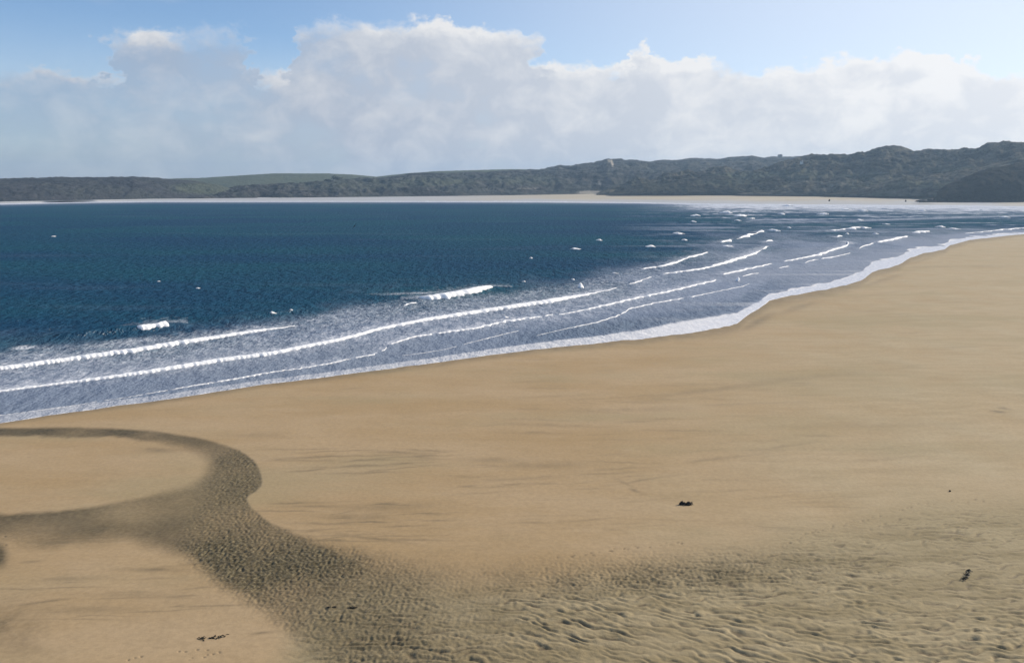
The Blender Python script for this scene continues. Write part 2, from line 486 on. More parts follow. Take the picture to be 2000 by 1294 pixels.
def chaikin(pts, n=2):
    for _ in range(n):
        q = [pts[0]]
        for a, b in zip(pts[:-1], pts[1:]):
            q += [(0.75 * a[0] + 0.25 * b[0], 0.75 * a[1] + 0.25 * b[1]), (0.25 * a[0] + 0.75 * b[0], 0.25 * a[1] + 0.75 * b[1])]
        pts = q + [pts[-1]]
    return pts
CH_A, CH_B, CH_C = (chaikin(q, 1) for q in (CH_A0, CH_B0, CH_C0))
def sand_masks(PX, PY, X, Y):
    w1 = fbm(X / 9, Y / 14, 4, 11)
    w2 = fbm(X / 2.2, Y / 3.0, 3, 15)
    warp = 7 * w1 + 4 * w2
    sa = interp(PX, [(0, 3), (520, 3), (580, 8), (700, 24), (900, 45)])
    a = sstep(-sa, sa, sdist(PX, PY, CH_A) + 1.6 * w2 * sa / 3)
    sb = interp(PX, [(0, 4), (280, 5), (340, 14), (420, 22)])
    b = sstep(-sb, sb, sdist(PX, PY, CH_B) + 0.9 * warp)
    c = sstep(-26, 22, sdist(PX, PY, CH_C) + 2.2 * warp)
    wet = a * (1 - b) * (1 - c)
    # how dark along the channel
    k = np.ones_like(PX)
    k *= 1 - 0.40 * np.exp(-((PX - 255) / 60) ** 2 - ((PY - 1000) / 30) ** 2)
    k *= 1 - 0.9 * sstep(600, 1150, PX - 0.3 * (PY - 1100))
    k *= 1 - 0.35 * sstep(1125, 1290, PY)
    k *= 1 - 0.35 * np.exp(-((PX - 40) / 70) ** 2 - ((PY - 1040) / 22) ** 2)
    k *= 0.80 + 0.5 * w1
    wet = np.clip(wet * k, 0, 1)
    rd = sdist(PX, PY, RIP) + 10 * w1
    rip = sstep(-25, 70, rd)
    # darker mottled belt where the channel drains into the ripples
    belt = np.exp(-((PX - 1290) / 330) ** 2 - ((PY - (1122 - 0.05 * (PX - 1290))) / 36) ** 2)
    belt2 = np.exp(-((PX - 800) / 260) ** 2 - ((PY - 1165) / 60) ** 2)
    wet = np.maximum(wet, np.clip(0.55 * belt + 0.45 * belt2, 0, 1) * (0.75 + 0.7 * w2 + 0.4 * w1))
    # left edge hollow and damp corner
    wet = np.maximum(wet, 0.9 * np.clip(1.25 * np.exp(-((PX + 4) / 15) ** 2 - ((PY - 1083 + 6 * w2) / 22) ** 2), 0, 1))
    wet = np.maximum(wet, 0.55 * np.exp(-((PX - 5) / 60) ** 2 - ((PY - 1225) / 45) ** 2) * (0.9 + 0.9 * w2))
    mott = np.clip(np.maximum(wet * sstep(380, 460, PX + 0.4 * (PY - 900)), 0.8 * belt), 0, 1)
    # streaks of darker damp sand lying along the beach
    damp_shade = np.zeros_like(PX)
    for (sx, sy, lx, ly, s, tl) in [
            (790, 884, 60, 2.6, .34, .04), (700, 910, 90, 2.2, .32, -.03), (820, 893, 40, 2, .30, .05), (740, 898, 50, 1.5, .25, .0),
            (620, 988, 60, 3, .30, .0), (690, 1008, 75, 6, .28, .03), (760, 990, 90, 8, .22, -.03), (640, 1022, 70, 2.5, .30, .02), (720, 1050, 60, 3, .36, .12),
            (960, 898, 60, 6, .22, .0), (1060, 908, 80, 7, .22, -.02), (1010, 935, 90, 3, .2, -.05), (940, 962, 60, 2, .16, -.06),
            (1080, 830, 90, 3, .20, .03), (1050, 845, 60, 2, .2, .0), (1230, 800, 120, 4, .16, -.02), (1400, 760, 140, 5, .2, -.12), (1550, 740, 150, 5, .14, -.10), (1300, 780, 90, 3, .14, -.05),
            (1385, 897, 45, 3, .26, -.12), (1450, 890, 40, 2.5, .22, -.14), (1530, 872, 60, 2, .18, -.14), (1250, 938, 60, 2, .25, -.16), (1215, 940, 20, 3, .3, .5), (1240, 958, 12, 3, .35, .3),
            (500, 850, 60, 5, .16, .0), (310, 879, 40, 5, .34, .0), (330, 880, 20, 3, .2, .0),
            (140, 1020, 45, 16, .30, .0), (110, 1034, 60, 5, .25, .0), (110, 1058, 45, 3, .40, .0), (180, 1056, 40, 3, .2, .0), (300, 1112, 55, 4, .36, .0), (140, 1130, 60, 4, .25, -.04), (270, 1162, 90, 7, .18, .02), (330, 1165, 50, 3, .22, .05), (160, 1190, 110, 8, .2, -.02), (65, 1096, 20, 3, .3, -.1), (510, 1235, 22, 2.5, .4, -.08),
            (1960, 797, 12, 1.6, .5, .1), (1950, 804, 14, 1.6, .5, .12), (1830, 880, 60, 2.5, .12, .0), (1700, 830, 120, 5, .12, -.02), (1930, 520, 50, 3, .12, .0), (1560, 600, 40, 6, .25, -.3), (1480, 628, 30, 8, .38, -.45), (1720, 548, 40, 4, .22, -.3), (1800, 508, 30, 3, .2, -.3)]:
        dx = PX - sx
        dy = PY - sy - tl * dx
        damp_shade = np.maximum(damp_shade, 1.5 * s * np.exp(-(dx / lx) ** 2 - ((dy + 2.5 * w2) / ly) ** 2))
    srg = np.random.default_rng(77)
    for (bx0, bx1, by0, by1, n_, st_) in [(560, 900, 875, 925, 26, .30), (540, 860, 975, 1060, 34, .34), (900, 1250, 885, 960, 22, .20), (950, 1700, 740, 860, 34, .16), (20, 480, 1100, 1215, 26, .26),
                                         (1000, 1700, 950, 1040, 30, .16), (1300, 1900, 860, 940, 14, .12), (60, 250, 1010, 1060, 12, .3), (1600, 1990, 480, 700, 14, .10), (600, 1400, 690, 760, 14, .10)]:
        for _ in range(n_):
            sx, sy = srg.uniform(bx0, bx1), srg.uniform(by0, by1)
            lx, ly, s_, tl = srg.uniform(14, 75), srg.uniform(0.7, 2.2), st_ * srg.uniform(0.4, 1.2), srg.normal(-0.03, 0.04)
            j = np.nonzero(np.abs(PX[0] - sx) < 2.3 * lx)[0]
            sl = slice(j[0], j[-1] + 1)
            dx = PX[:, sl] - sx
            dy = PY[:, sl] - sy - tl * dx + 2.0 * w2[:, sl]
            damp_shade[:, sl] = np.maximum(damp_shade[:, sl], 1.8 * s_ * np.exp(-(dx / lx) ** 2 - (dy / ly) ** 2))
    # freshly wetted strip just above the swash
    ds = PY - shore_y(PX)
    wid = interp(PX, [(0, 9), (1000, 13), (1300, 16), (1500, 26), (1800, 14), (2000, 5)])
    damp_shade = np.maximum(damp_shade, 0.55 * sstep(1, 0, (ds - 1 + 2 * w1) / wid))
    damp_shade = np.clip(damp_shade * (1 + 0.7 * w2), 0, 0.9)
    return wet, rip, damp_shade, mott, w1, w2

FOOT = []     # footprints in the sand (photo px)
def trail(pts, n, jit):
    P = np.array(pts, float)
    s = np.linspace(0, len(P) - 1, n)
    for i, q in enumerate(s):
        k = min(int(q), len(P) - 2)
        p = P[k] + (P[k + 1] - P[k]) * (q - k)
        if random.random() < 0.7:
            FOOT.append((p[0] + random.uniform(-5, 5), p[1] + (1.6 if i % 2 else -1.6) + random.uniform(-jit, jit)))
trail([(1530, 1068), (1580, 1042), (1620, 1030), (1680, 1016), (1740, 1005)], 36, 1.5)
trail([(1700, 1035), (1730, 1022), (1770, 1012)], 10, 1.5)
trail([(1740, 1005), (1790, 988), (1850, 982), (1920, 975)], 18, 2)
trail([(890, 1288), (935, 1278), (990, 1272), (1020, 1262)], 0, 1)
trail([(245, 1288), (270, 1284), (305, 1278), (345, 1274), (400, 1266)], 14, 1.2)
trail([(365, 1289), (400, 1279), (430, 1271)], 12, 1.5)
trail([(1085, 1088), (1150, 1082), (1230, 1070), (1330, 1058)], 30, 1.5)
trail([(10, 1030), (14, 1045), (8, 1060)], 4, 2)

def build_beach():
    cols = np.concatenate([np.arange(-800, -40, 12.0), np.arange(-40, 2041, 2.2), np.arange(2046, 2800, 12.0)])
    top = interp(cols, [(-900, 970), (-500, 893), (0, 812), (700, 713), (1000, 672), (1300, 636), (1420, 606), (1500, 560), (1650, 532), (1800, 474), (1900, 452), (2000, 443), (2300, 432), (2800, 422)])
    t1 = np.linspace(0, 1, 560) ** 1.0
    PY = top[None, :] + (1300 - top[None, :]) * t1[:, None]
    extra = 1300 + np.array([1.5, 3, 4.5, 6, 8, 10, 12, 14, 16, 18, 20, 22, 25, 28, 31, 34, 38, 42, 46, 50, 55, 60, 66, 73, 81, 90, 100, 160, 250, 380, 560, 800, 1100.0])
    PY = np.vstack([PY, np.repeat(extra[:, None], len(cols), 1)])
    PX = np.repeat(cols[None, :], PY.shape[0], 0)
    X, Y, zb = drape(PX, PY)
    Z = np.maximum(zb, -2.5)
    wet, rip, damp_shade, mott, w1, w2 = sand_masks(PX, PY, X, Y)
    # channel bed lies a little lower with a crisp outer bank
    Z = Z - 0.06 * np.clip(wet, 0, 1) * (1 - rip)
    Z = Z + 0.05 * w1
    # sand ripples: crests turn from across the view to slanting
    wx = 0.30 * fbm(X / 3, Y / 3, 2, 41)
    def rippled(ang, sd):
        xr = X * math.cos(ang) + Y * math.sin(ang)
        yr = -X * math.sin(ang) + Y * math.cos(ang) + wx
        sn = np.sin(2 * np.pi * (yr / 0.78 + 0.85 * perlin(xr / 2.0, yr / 1.6, sd + 11) + 0.25 * perlin(xr / 0.8, yr / 0.8, sd + 13)))
        msk = np.clip(0.65 + 0.9 * perlin(xr / 1.6, yr / 0.9, sd + 17), 0.05, 1.2)
        return (0.55 * msk * (sn - 0.35 * sn * sn) + 0.30 * perlin(xr / 0.62, yr / 0.26, sd + 3) + 0.30 * perlin(xr / 2.4, yr / 0.9, sd + 7))
    wS = sstep(1130, 1260, PY) * np.exp(-((PX - 1330) / 330) ** 2)
    wN = fbm(X / 11, Y / 11, 2, 31)
    wS = np.clip(wS + 0.9 * np.clip(wN, 0, 1), 0, 1)
    ridge = 0.55 + (1 - wS) * rippled(R(3), 51) + wS * rippled(R(-28), 61)
    amp = rip * interp(PY, [(960, 0.07), (1060, 0.10), (1120, 0.13), (1200, 0.165), (1300, 0.20)])
    amp = amp * sstep(1420, 1330, PY)
    amp *= interp(PX, [(500, 0.3), (800, 0.55), (1100, 0.9), (2000, 1.0)]) * np.clip(0.8 + 1.1 * w1, 0.25, 1.5)
    Z = Z + amp * (ridge - 0.7)
    damp_shade = np.maximum(damp_shade, 1.0 * sstep(0.24, -0.12, ridge) * sstep(0.0, 0.10, amp))  # shade of the ripple troughs painted in as darker sand
    # small linguoid ripples on the channel bed
    q = 1 - np.abs(perlin(X / 0.42 + 0.5 * w2, Y / 0.62, 71)) * 1.6 + 0.5 * perlin(X / 0.26, Y / 0.36, 73)
    Z = Z + 0.095 * mott * (q - 0.5)
    # low faint bars across the open sand
    Z = Z + (1 - wet) * (1 - rip) * 0.02 * fbm(X / 7, Y / 2.5, 3, 81)
    # footprints: dents, also darkened in the colour
    for (fx, fy) in FOOT:
        m = (np.abs(PX[0] - fx) < 9)
        j = np.nonzero(m)[0]
        if len(j) == 0: continue
        sl = slice(j[0], j[-1] + 1)
        g = random.uniform(0.35, 1.0) * np.exp(-((PX[:, sl] - fx) / random.uniform(1.6, 2.8)) ** 2 - ((PY[:, sl] - fy) / random.uniform(1.0, 1.6)) ** 2)
        Z[:, sl] -= 0.07 * g
        damp_shade[:, sl] = np.maximum(damp_shade[:, sl], 0.8 * g)
    V = np.stack([X, Y, Z], -1).reshape(-1, 3)
    o = mesh_obj('beach', V, grid_faces(*PX.shape)[:, ::-1], M_SAND, dict(wet=wet, rip=rip, damp_shade=damp_shade, mott=mott, pale=sstep(1050, 1900, PX + 90 * w1 + 0.25 * (PY - 800)) * (0.8 + 0.5 * w1)))
    tag(o, kind='structure')
build_beach()

# ------------------------------------------------------------------ surf lines (photo pixels along the crest, thickness px)
def T(pts, th): return (pts, th)
BREAKERS = [
 ('long thick white breaker crossing the left surf, farthest out of the lines there',
  [(-520, 808), (-160, 748), (0, 722), (84, 711), (175, 698), (266, 686), (336, 674), (420, 661), (490, 649), (553, 640), (581, 634)], 12, [(0, 1), (.8, 1.05), (.93, .7), (1, .2)]),
 ('longest white breaker running unbroken from the left edge to the middle of the surf',
  [(-520, 846), (-160, 788), (0, 765), (84, 754), (182, 742), (273, 730), (350, 718), (437, 704), (535, 691), (602, 677), (654, 667), (692, 658), (741, 644), (825, 627), (895, 616), (947, 608), (1007, 599), (1070, 590), (1147, 576), (1189, 567), (1208, 560)], 10, [(0, .8), (.35, .75), (.5, 1.1), (.75, .95), (.93, 1.1), (1, .3)]),
 ('low thin white breaker nearest the wet sand at the left',
  [(-520, 888), (-160, 834), (0, 810), (63, 802), (130, 793), (196, 782), (245, 775), (315, 763), (385, 751), (455, 740), (532, 726), (595, 718), (647, 709), (685, 700), (730, 692), (751, 683), (758, 674)], 6, [(0, .8), (.4, .55), (.6, .5), (.75, .9), (1, .9)]),
 ('white breaker through the middle surf, just inshore of the longest one',
  [(758, 674), (811, 658), (860, 651), (930, 642), (986, 629), (1063, 618), (1084, 613)], 8, [(0, .8), (.3, .8), (.7, 1), (1, .6)]),
 ('straight white breaker continuing the middle line up to the right',
  [(1086, 616), (1115, 611), (1175, 599), (1245, 583), (1304, 571), (1370, 555), (1396, 549), (1401, 544)], 7, [(0, .6), (.4, 1), (.9, .9), (1, .7)]),
 ('thin broken white crest inshore of the middle breaker',
  [(780, 694), (830, 688), (870, 681), (923, 667), (965, 657), (1017, 644)], 4, [(0, .1), (.5, .5), (.8, 1), (1, .6)]),
 ('thin kinked white breaker closest to the pale swash in the middle',
  [(1042, 656), (1098, 643), (1164, 630), (1203, 618), (1220, 611), (1227, 604), (1280, 592), (1350, 580), (1402, 569), (1454, 558), (1468, 551)], 5, [(0, .4), (.4, 1), (.7, .9), (1, .5)]),
 ('short thick white breaker standing alone farther out in the middle',
  [(821, 586), (867, 581), (900, 576), (930, 570), (950, 565), (963, 561)], 14, [(0, .8), (.3, 1), (.8, 1.05), (1, .6)]),
 ('small white crest trailing left of the lone thick breaker',
  [(783, 598), (795, 595), (806, 592), (818, 590)], 6, [(0, .4), (.5, 1), (1, .6)]),
 ('short white crest on the dark wave face at the far left',
  [(264, 647), (285, 645), (303, 642), (318, 640), (329, 638)], 12, [(0, .6), (.3, .9), (.55, .75), (1, 1.0)]),
 ('white breaker with a gap, just right of the longest one',
  [(1224, 556), (1240, 553), (1252, 549), (1262, 544), (1277, 540)], 6, [(0, .6), (.5, 1), (.62, .5), (1, .9)]),
 ('curved white breaker whose tip hooks upward in the right surf',
  [(1290, 536), (1342, 530), (1370, 526), (1398, 520), (1440, 508), (1475, 497), (1489, 488), (1503, 481)], 8, [(0, .5), (.4, .8), (.7, 1.1), (1, .8)]),
 ('small hooked white crest above the tip of the curved breaker',
  [(1492, 477), (1498, 472), (1511, 470)], 6, [(0, .7), (.5, 1), (1, .7)]),
 ('white breaker above the curved one, stepping up to the right',
  [(1248, 526), (1297, 520), (1325, 513), (1345, 504), (1363, 500), (1387, 492)], 7, [(0, .4), (.4, 1), (.8, .9), (1, .6)]),
 ('jagged outer breaker of white lumps in the right surf',
  [(1405, 476), (1425, 471), (1440, 467), (1455, 463), (1470, 460), (1480, 455), (1496, 452)], 7, [(0, .8), (.2, 1.1), (.32, .4), (.5, .8), (.65, 1.1), (.78, .4), (.9, 1.1), (1, .9)]),
 ('straight thin white breaker below the curved one',
  [(1408, 538), (1430, 533), (1450, 529), (1480, 522), (1512, 514)], 6, [(0, .9), (.5, 1), (1, .6)]),
 ('short thin white crest beside the small upright splash',
  [(1445, 541), (1465, 536), (1486, 532)], 4, [(0, .7), (.5, 1), (1, .4)]),
 ('thin dashed white crest below the zigzag breaker',
  [(1517, 525), (1530, 522), (1546, 519)], 4, [(0, .7), (.5, 1), (1, .5)]),
 ('thin white crest curling left beneath the zigzag breaker',
  [(1569, 517), (1577, 511), (1590, 508), (1610, 505), (1630, 502), (1665, 493)], 4, [(0, .9), (.3, .7), (.5, 1), (1, .6)]),
 ('zigzag white breaker climbing steeply at its right end',
  [(1527, 512), (1555, 507), (1583, 502), (1611, 496), (1620, 491), (1650, 483), (1659, 478), (1650, 471)], 6, [(0, .7), (.3, .8), (.6, 1.1), (1, 1)]),
 ('lumpy white crest at the top of the zigzag breaker',
  [(1630, 466), (1638, 463), (1648, 461)], 6, [(0, .6), (.5, 1.1), (1, .7)]),
 ('long thin white breaker closest to the far right beach tip',
  [(1674, 489), (1682, 483), (1713, 474), (1740, 470), (1758, 466), (1776, 462)], 6, [(0, .6), (.3, .7), (.8, 1.1), (1, 1)]),
 ('row of small white lumps continuing the long thin right breaker',
  [(1780, 456), (1800, 454), (1818, 452)], 6, [(0, .7), (.5, 1.1), (1, .6)]),
 ('white streak with a bright lump in the river mouth channel',
  [(1608, 451), (1640, 449), (1665, 447), (1680, 445), (1692, 446)], 6, [(0, .6), (.4, .4), (.8, 1.1), (1, .5)]),
 ('thin white line of surf running along the right beach tip',
  [(1880, 456), (1920, 453), (1960, 449), (2000, 446), (2080, 442)], 4, [(0, .4), (.4, .8), (1, 1)]),
]
# (px, py, width px, height px, label)
CAPS = [
 (531, 613, 17, 7, 'short white whitecap beyond the end of the left breaker'),
 (567, 608, 12, 5, 'faint small whitecap just right of the short white one'),
 (388, 562, 9, 4, 'small lone whitecap on the dark open water at the left'),
 (309, 549, 7, 3, 'tiny whitecap left of and above the lone whitecap'),
 (105, 461, 8, 2.5, 'faint tiny whitecap far out at the left'),
 (1038, 503, 6, 4, 'tiny bright whitecap in the middle of the open water'),
 (1023, 549, 6, 4, 'tiny bright whitecap above the longest breaker'),
 (1125, 485, 16, 5, 'flat bright whitecap in the middle distance'),
 (1170, 468, 10, 5, 'small whitecap up and right of the flat one'),
 (1119, 545, 6, 5, 'small bright whitecap left of the spray plume'),
 (1202, 533, 14, 5, 'small whitecap above the right end of the longest breaker'),
 (1268, 480, 16, 6, 'whitecap with a pale streak left of the right surf'),
 (1325, 455, 17, 6, 'rounded whitecap left of the jagged outer breaker'),
 (1337, 468, 10, 5, 'small whitecap below the rounded one'),
 (1357, 420, 14, 6, 'upper of the paired whitecaps off the far beach'),
 (1355, 432, 10, 5, 'lower of the paired whitecaps off the far beach'),
 (1418, 414, 16, 7, 'bright pointed whitecap off the far beach'),
 (1445, 420, 22, 7, 'broadest whitecap off the far beach'),
 (1442, 430, 11, 4, 'small whitecap under the broadest one'),
 (1466, 426, 12, 4, 'thin whitecap right of the broadest one'),
 (1511, 449, 17, 7, 'peaked whitecap at the outer end of the jagged breaker'),
 (1420, 480, 18, 5, 'flat whitecap under the jagged outer breaker'),
 (1526, 417, 9, 6, 'small peaked whitecap in front of the far beach'),
 (1542, 444, 6, 4, 'tiny whitecap right of the peaked one'),
 (1607, 417, 15, 6, 'whitecap left of the pale river mouth streak'),
 (1540, 401, 14, 5, 'whitecap against the far sand'),
 (1655, 408, 18, 4, 'thin whitecap close along the far sand'),
 (1685, 411, 14, 5, 'curved whitecap close along the far sand'),
 (1679, 429, 10, 5, 'pointed whitecap on the pale river mouth streak'),
 (1654, 456, 6, 4, 'tiny whitecap above the zigzag breaker'),
 (1710, 456, 8, 4, 'small round whitecap right of the zigzag breaker'),
 (1732, 437, 13, 3, 'thin curved whitecap in the dark river mouth water'),
 (1835, 442, 14, 5, 'whitecap in the dark river mouth above the beach tip'),
 (1862, 446, 20, 4, 'low jagged whitecap near the right beach tip'),
 (1802, 411, 9, 4, 'small whitecap below the dark bluff'),
 (1960, 423, 12, 4, 'whitecap at the right end of the pale river mouth streak'),
 (1922, 410, 12, 3, 'faint whitecap under the right side of the dark bluff'),
 (1440, 546, 7, 11, 'small upright white splash in the right surf'),
 (1134, 558, 9, 14, 'upright grey spray plume above the longest breaker'),
 (988, 619, 12, 7, 'white splash between the two middle breakers'),
]
BW = []      # breakers on the ground plane
for lab, pts, th, prof in BREAKERS:
    P = np.array(pts, float)
    # resample and smooth lightly in photo space
    seg = np.hypot(*np.diff(P, axis=0).T)
    s = np.concatenate([[0], np.cumsum(seg)])
    n = max(8, int(s[-1] / 1.6))
    q = np.linspace(0, s[-1], n)
    xs, ys = np.interp(q, s, P[:, 0]), np.interp(q, s, P[:, 1])
    k = 5 if n > 40 else 3
    if n > 3 * k:
        ker = np.ones(k) / k
        pad = lambda a: np.convolve(np.concatenate([np.full(k // 2, a[0]), a, np.full(k // 2, a[-1])]), ker, 'valid')
        xs, ys = pad(xs), pad(ys)
    WX, WY = flat(xs, ys, 0.15)
    BW.append((lab, WX, WY, th * interp(q / s[-1], prof), xs, ys))

OUTER = [(-900, 830), (-300, 712), (0, 676), (90, 668), (200, 664), (330, 654), (450, 640), (580, 618), (680, 596), (780, 582), (900, 575), (1000, 566), (1100, 552), (1200, 530), (1300, 497), (1400, 466), (1500, 446), (1600, 446), (1700, 446), (1800, 446), (2000, 444), (2800, 425)]
FAR_EDGE = [(-900, 401), (0, 397.5), (140, 394.5), (300, 392.5), (700, 392.5), (1050, 393), (1250, 395), (1400, 398), (1500, 398.5), (1700, 400), (1850, 401), (2000, 403), (2800, 409)]

def build_sea():
    cols = np.concatenate([np.arange(-800, -40, 12.0), np.arange(-40, 2041, 2.2), np.arange(2046, 2800, 12.0)])
    y0 = interp(cols, FAR_EDGE) - 2.5
    y1 = shore_y(cols) + interp(cols, [(0, 7), (1500, 6), (2000, 4)])
    nr = 430
    t = np.linspace(0, 1, nr)[:, None]
    PY = y0[None, :] + (y1 - y0)[None, :] * t
    PX = np.repeat(cols[None, :], nr, 0)
    X, Y, zb = drape(PX, PY)
    D = Y
    es = shore_y(PX) - PY                       # px seaward of the swash edge
    outer = interp(PX, OUTER)
    rel = (PY - outer) / np.maximum(shore_y(PX) - outer, 4)     # 0 at outer surf, 1 at sand
    near = sstep(0, 1, es / 30)
    n1 = fbm(X / 30, Y / 55, 4, 101)
    n2 = fbm(X / 9, Y / 16, 3, 105)
    st = fbm(X / 120, Y / 26, 4, 109)            # long streaks across the view
    shal = sstep(-0.22, 0.55, rel + 0.28 * n1 + 0.15 * n2)
    right = sstep(1150, 1500, PX)
    shal = shal * (0.85 + 0.15 * right)
    # pale streaks of aerated water off the far beach and in the river mouth
    fy = PY - interp(PX, FAR_EDGE)
    strk = sstep(0.02, 0.30, st + 0.25 * n2) * sstep(1150, 1420, PX) * sstep(0, 6, fy)
    shal = np.maximum(shal, 0.75 * strk)
    farfoam = sstep(24, 2, fy + 10 * n1) * sstep(1180, 1420, PX)
    shal = np.maximum(shal, 0.9 * farfoam)
    shal = np.maximum(shal, 0.05 * sstep(0.15, 0.5, st) * (1 - right))
    band = np.exp(-((PY - interp(PX, [(1640, 432), (1800, 427), (2000, 421)])) / 2.6) ** 2) * sstep(1600, 1680, PX)
    shal = np.maximum(shal, 0.75 * band * (0.8 + n2))
    foam = 0.42 * sstep(-0.15, 0.1, rel) * (1 - 0.75 * sstep(0.5, 0.85, rel)) * (1 - right * 0.35)
    # lacy sheets behind the left and middle breakers
    lac = np.zeros_like(PX)
    for (sx, sy, lx, ly, s, tl) in [(60, 695, 110, 17, .50, -.10), (250, 668, 170, 16, .55, -.10), (430, 645, 120, 9, .40, -.12), (160, 738, 250, 18, .36, -.13), (420, 690, 200, 20, .34, -.14),
                                    (680, 625, 130, 24, .46, -.16), (800, 605, 110, 16, .42, -.14), (820, 572, 150, 4, .52, -.03), (1030, 572, 90, 5, .36, -.05), (900, 600, 140, 14, .34, -.1), (1100, 560, 120, 10, .36, -.12),
                                    (300, 775, 320, 10, .20, -.15), (1000, 610, 160, 14, .3, -.16), (1230, 535, 80, 10, .34, -.15), (75, 655, 70, 3, .32, .02), (520, 612, 80, 3, .30, -.02), (40, 680, 60, 8, .6, -.05)]:
        dx = PX - sx
        lac = np.maximum(lac, s * np.exp(-(dx / lx) ** 2 - ((PY - sy - tl * dx) / ly) ** 2))
    foam = np.maximum(foam, lac)
    foam = np.maximum(foam, 0.78 * farfoam * (0.9 + 0.6 * n2))
    foam = np.maximum(foam, 0.62 * strk * (0.85 + n2) * sstep(70, 6, fy))
    foam = np.maximum(foam, 0.45 * band)
    foam = np.maximum(foam, 0.72 * sstep(4.5, 1.0, fy))
    shal = np.maximum(shal, 0.6 * sstep(8, 1.0, fy))
    Zw = np.zeros_like(X)
    # wind sea
    amp = 0.25 * near * sstep(0.9, 0.0, rel)
    Zw += amp * (fbm(X / 22, Y / 9, 3, 121) + 0.6 * fbm(X / 7, Y / 4, 2, 125)) * 1.2
    # breaking ridges and the foam they leave behind (seaward side)
    for lab, WX, WY, th, xs, ys in BW:
        mx = (cols > xs.min() - 40) & (cols < xs.max() + 40)
        if not mx.any(): continue
        j = np.nonzero(mx)[0]
        sl = slice(j[0], j[-1] + 1)
        rows = np.nonzero((PY[:, sl].max(1) > ys.min() - 45) & (PY[:, sl].min(1) < ys.max() + 25))[0]
        rs = slice(rows[0], rows[-1] + 1)
        sx, sy = X[rs, sl], Y[rs, sl]
        px_, py_ = PX[rs, sl], PY[rs, sl]
        step = max(1, len(WX) // 60)
        idx = np.unique(np.concatenate([np.arange(0, len(WX), step), [len(WX) - 1]]))
        d, arc = seg_dist(sx, sy, list(zip(WX[idx], WY[idx])))
        yl = np.interp(px_, xs[np.argsort(xs)], ys[np.argsort(xs)])
        seaward = py_ < yl
        tl = np.interp(arc, np.linspace(0, 1, len(th)), th)
        Dm = float(np.mean(WY))
        h = np.clip(0.45 * tl * Dm / F, 0.1, 1.3)
        wdt = np.where(seaward, 5.0 + 2.0 * h, 1.5 + 1.2 * h)
        Zw[rs, sl] = np.maximum(Zw[rs, sl], h * 0.75 * np.exp(-(d / wdt) ** 2))
        trail_ = np.where(seaward, 0.62 * np.exp(-d / (6 + 1.2 * tl)), 0.55 * np.exp(-d / 1.2)) * np.clip(tl / 7, 0.35, 1)
        foam[rs, sl] = np.maximum(foam[rs, sl], trail_)
    # the dark unbroken wave left of the short crest, and one under the outer whitecap
    for pts, hh in [([(60, 668), (115, 661), (180, 655), (264, 647), (329, 639), (380, 634)], 1.25), ([(430, 632), (500, 617), (560, 609), (620, 600)], 0.8),
                    ([(-200, 700), (-60, 684), (20, 672)], 0.7), ([(1560, 462), (1640, 455), (1720, 455)], 0.8)]:
        W = [flat1(p) for p in pts]
        m = (cols > pts[0][0] - 60) & (cols < pts[-1][0] + 60)
        j = np.nonzero(m)[0]
        sl = slice(j[0], j[-1] + 1)
        d, arc = seg_dist(X[:, sl], Y[:, sl], W)
        yl = interp(PX[:, sl], pts)
        sea_ = PY[:, sl] < yl
        e = np.sin(np.pi * np.clip(arc, 0, 1)) ** 0.6
        face = e * np.exp(-(d / np.where(sea_, 3.0, 6.0)) ** 2)
        foam[:, sl] *= 1 - 0.95 * face
        shal[:, sl] *= 1 - 0.9 * face  # front face painted darker, since that slope mirrors less sky
        Zw[:, sl] = np.maximum(Zw[:, sl], hh * e * np.exp(-(d / np.where(sea_, 6.5, 2.6)) ** 2))
    # swash film on the sand
    wf = interp(PX, [(0, 15), (300, 12), (600, 9), (1000, 12), (1200, 15), (1330, 24), (1420, 26), (1480, 17), (1520, 12), (1620, 13), (1700, 22), (1780, 16), (1850, 9), (1950, 5), (2000, 4), (2800, 3)])
    film = sstep(1.0, 0.8, (es + (2.0 + 5.0 * right) * n1 + (1.2 + 4.0 * right) * n2) / wf) * interp(PX, [(0, .34), (500, .42), (900, .6), (1200, .78), (1350, .95), (1500, 1), (2000, 1)])
    calmz = sstep(-4, 6, es - wf) * sstep(34, 14, es - wf) * sstep(930, 1080, PX) * sstep(1600, 1480, PX)
    shal = shal * (1 - 0.30 * calmz)
    foam = foam * (1 - 0.8 * calmz)
    thin = sstep(0.45, 0.9, rel) * right * sstep(0.0, 0.5, fbm(X / 60, Y / 9, 4, 131))
    film = np.maximum(film, 0.30 * thin)
    foam = np.where((film > 0.08) & (es < wf), foam * 0.4, foam)
    foam = np.maximum(foam, sstep(1.05, 0.7, (es + 5 * right * n2) / (1.0 * wf)) * interp(PX, [(0, .0), (900, .12), (1300, .45), (1450, .65), (1600, .95), (2000, 1.0)]))
    foam = np.maximum(foam, 0.55 * sstep(2.2, 0.5, es))
    Z = np.maximum(Zw, zb + 0.035)
    Z = np.where(es > 0, Z, zb - 0.15 * np.clip(-es / 1.5, 0, 1))
    V = np.stack([X, Y, Z], -1).reshape(-1, 3)
    n0 = len(V)
    Fq = grid_faces(*PX.shape)[:, ::-1]
    # the open sea beyond and beside, one sheet a little lower
    S = 5200.0
    V = np.vstack([V, [(-S, -S, -0.9), (S, -S, -0.9), (S, S, -0.9), (-S, S, -0.9)]])
    Fq = np.vstack([Fq, [[n0, n0 + 1, n0 + 2, n0 + 3]]])
    z4 = np.zeros(4)
    o = mesh_obj('sea', V, Fq, M_SEA, dict(foam=np.append(foam.ravel(), z4), shal=np.append(np.clip(shal, 0, 1).ravel(), z4), film=np.append(film.ravel(), z4)))
    tag(o, kind='structure')
build_sea()

